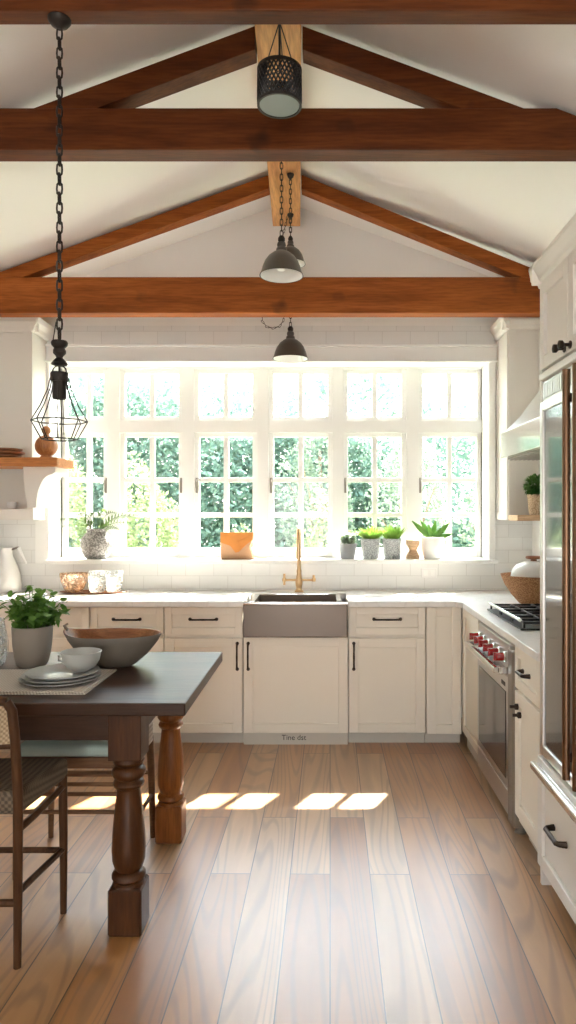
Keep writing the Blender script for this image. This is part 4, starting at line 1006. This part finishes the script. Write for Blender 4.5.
def pot_plant(name, label, px, prof, potmat, leafmat, n, L, wd, spread, up, kind, seed, y=SY, group=None):
    t = thing(name, label, 'potted plant', (gx(px,y), y, SILL), group=group)
    MB().lathe(prof,0,0,0,32).build('pot', M[potmat], t, True)
    zt = max(p[1] for p in prof); rt = max(p[0] for p in prof)
    MB().lathe([(0,zt-.012),(rt*.86,zt-.016)],0,0,0,20).build('soil', M['soil'], t)
    rnd = random.Random(seed); b = MB()
    for i in range(n):
        a = rnd.uniform(0,6.283); q = rnd.random()**.5
        base = Vector((rt*.6*q*math.cos(a), rt*.6*q*math.sin(a), zt-.012))
        if kind == 'bush':
            base = base*1.2 + Vector((0,0,.02+rnd.random()*up)); base.z = zt-.01 + rnd.random()*up
            d = Vector((math.cos(a)*rnd.random()+rnd.gauss(0,.4), math.sin(a)*rnd.random()+rnd.gauss(0,.4), rnd.uniform(0,1)))
        else: d = Vector((math.cos(a)*spread*q+rnd.gauss(0,.08), math.sin(a)*spread*q+rnd.gauss(0,.08), up))
        b.blade(base, d, L*rnd.uniform(.7,1.1), wd, droop=.12 if kind != 'bush' else .3)
    b.build('leaves', M[leafmat], t, smooth='leaf'); return t
tap = lambda r0, r1, h: [(0,0),(r0,0),(r0+.003,.004),(r1,h-.012),(r1+.003,h-.010),(r1+.003,h),(r1-.005,h),(r1-.007,h-.014),(0,h-.015)]
pot_plant('potted_plant', 'smallest grey pot on the sill with a pale grey-green plant', 348, tap(.050,.064,.115), 'potgrey', 'sage', 420, .035, .016, 1, .075, 'bush', 5)
pot_plant('potted_plant', 'mottled grey pot with lime green plant, next to the small grey pot', 370.5, tap(.058,.072,.150), 'speckg', 'lime', 230, .12, .014, 1.0, .9, 'spike', 6)
pot_plant('potted_plant', 'mottled grey pot with lime green plant, next to the wooden hourglass', 392, tap(.058,.069,.150), 'speckg', 'lime', 230, .125, .014, .8, 1.0, 'spike', 7)
pot_plant('potted_plant', 'white pot on the sill with a few broad pointed leaves', 432.5, [(0,0),(.062,0),(.072,.01),(.082,.07),(.085,.16),(.08,.163),(.074,.15),(0,.148)], 'potwhite', 'aloe', 0, .1, .03, 1, 1, 'spike', 8)
t = [o for o in COL.objects if o.type == 'EMPTY' and o.get('label','').startswith('white pot on the sill')][0]
b = MB()
for d, L, w_ in (((-.75,-.1,.8),.20,.042),((-.5,.1,1.0),.17,.036),((.15,0,1.1),.15,.034),((.75,.05,.85),.18,.036),((.95,-.1,.35),.14,.032),((.4,-.2,.6),.12,.032),((-.2,-.2,.8),.12,.03)):
    b.blade((0.02*d[0],0,.148), d, L, w_, up=Vector((0,-.85,.5)), droop=.12, n=6)
[bpy.data.objects.remove(c_) for c_ in list(t.children) if c_.name.startswith('leaves')]
b.build('leaves', M['aloe'], t, smooth='leaf', solid=.003)
o = MB().lathe([(0,0),(.046,0),(.052,.006),(.05,.022),(.034,.052),(.027,.066),(.034,.08),(.05,.105),(.053,.125),(.048,.138),(0,.14)],0,0,0,32).build('wooden_hourglass', M['pale'], smooth=True); o.location = (gx(413,SY), SY, SILL); tag(o, 'waisted pale wooden ornament on the sill between the pots', 'ornament')
# socket on the tiles
t = thing('wall_outlet', 'white double wall outlet on the tiles below the sill', 'outlet', (gx(429,BW), BW-.0015, gz(573,BW)))
MB().box(-.055,.055,-.006,.001,-.036,.036).build('plate', M['plastic'], t, bevel=.003)
for x in (-.025,.025): MB().box(x-.014,x+.014,-.008,-.0062,-.02,.02).build('receptacle', M['trim'], t, bevel=.002)
# ------------------------------------------------------------------ on the shelves
gxs = gx(47,4.70)
t = thing('gourd_vase', 'two-ball turned wooden gourd on the orange shelf', 'ornament', (gxs, 4.69, SH1))
MB().lathe([(0,0),(.045,0),(.048,.006),(.04,.014)] + [(.073*math.sin(a), .085-.073*math.cos(a)) for a in [.55+i*(2.25/12) for i in range(13)]] + [(.02,.158),(.019,.164)] + [(.03*math.sin(a), .190-.03*math.cos(a)) for a in [.6+i*2.5/8 for i in range(9)]] + [(0,.22)],0,0,0,36).build('body', M['gourd'], t, True)
for k, (r, lab) in enumerate(((.155,'brown wooden board at the bottom of the shelf stack'),(.165,'brown wooden board in the middle of the shelf stack'),(.14,'thin dark wooden board on top of the shelf stack'))):
    o = MB().lathe([(0,0),(r*.8,0),(r,.014),(r,.022),(r*.96,.022),(r*.78,.008),(0,.008)],0,0,0,40,1,.8).build('wooden_plate', M['brownplate'], smooth=True); o.location = (-2.19+.01*k, 4.70, SH1+.0003+.0225*k); tag(o, lab, 'plate', 'wooden plates stacked on the shelf')
o = MB().lathe([(0,.003),(.022,.003),(.03,.02),(.031,.05),(.033,.05),(.032,.018),(.024,0),(0,0)],0,0,0,24).build('cup', M['potwhite'], smooth=True); o.location = (gx(12,4.95), 4.95, 1.445+.0755); tag(o, 'tiny white cup in the niche under the orange shelf', 'cup')
t = thing('topiary', 'round green topiary in a woven tapered pot on the pale shelf', 'potted plant', (gx(535,4.66), 4.655, 1.4805))
MB().lathe([(0,0),(.036,0),(.04,.01),(.05,.11),(.054,.135),(.05,.138),(.046,.12),(0,.118)],0,0,0,28).build('pot', M['basket'], t, True)
rnd = random.Random(9); b = MB()
for i in range(900):
    d = Vector((rnd.gauss(0,1),rnd.gauss(0,1),rnd.gauss(0,1))).normalized(); p = d*.066*(rnd.random()**.25)
    b.blade(p+Vector((0,0,.195)), d+Vector((rnd.gauss(0,.5),rnd.gauss(0,.5),rnd.gauss(0,.5))), .024, .013, droop=.2, n=2)
b.build('foliage', M['topi'], t, smooth='leaf')
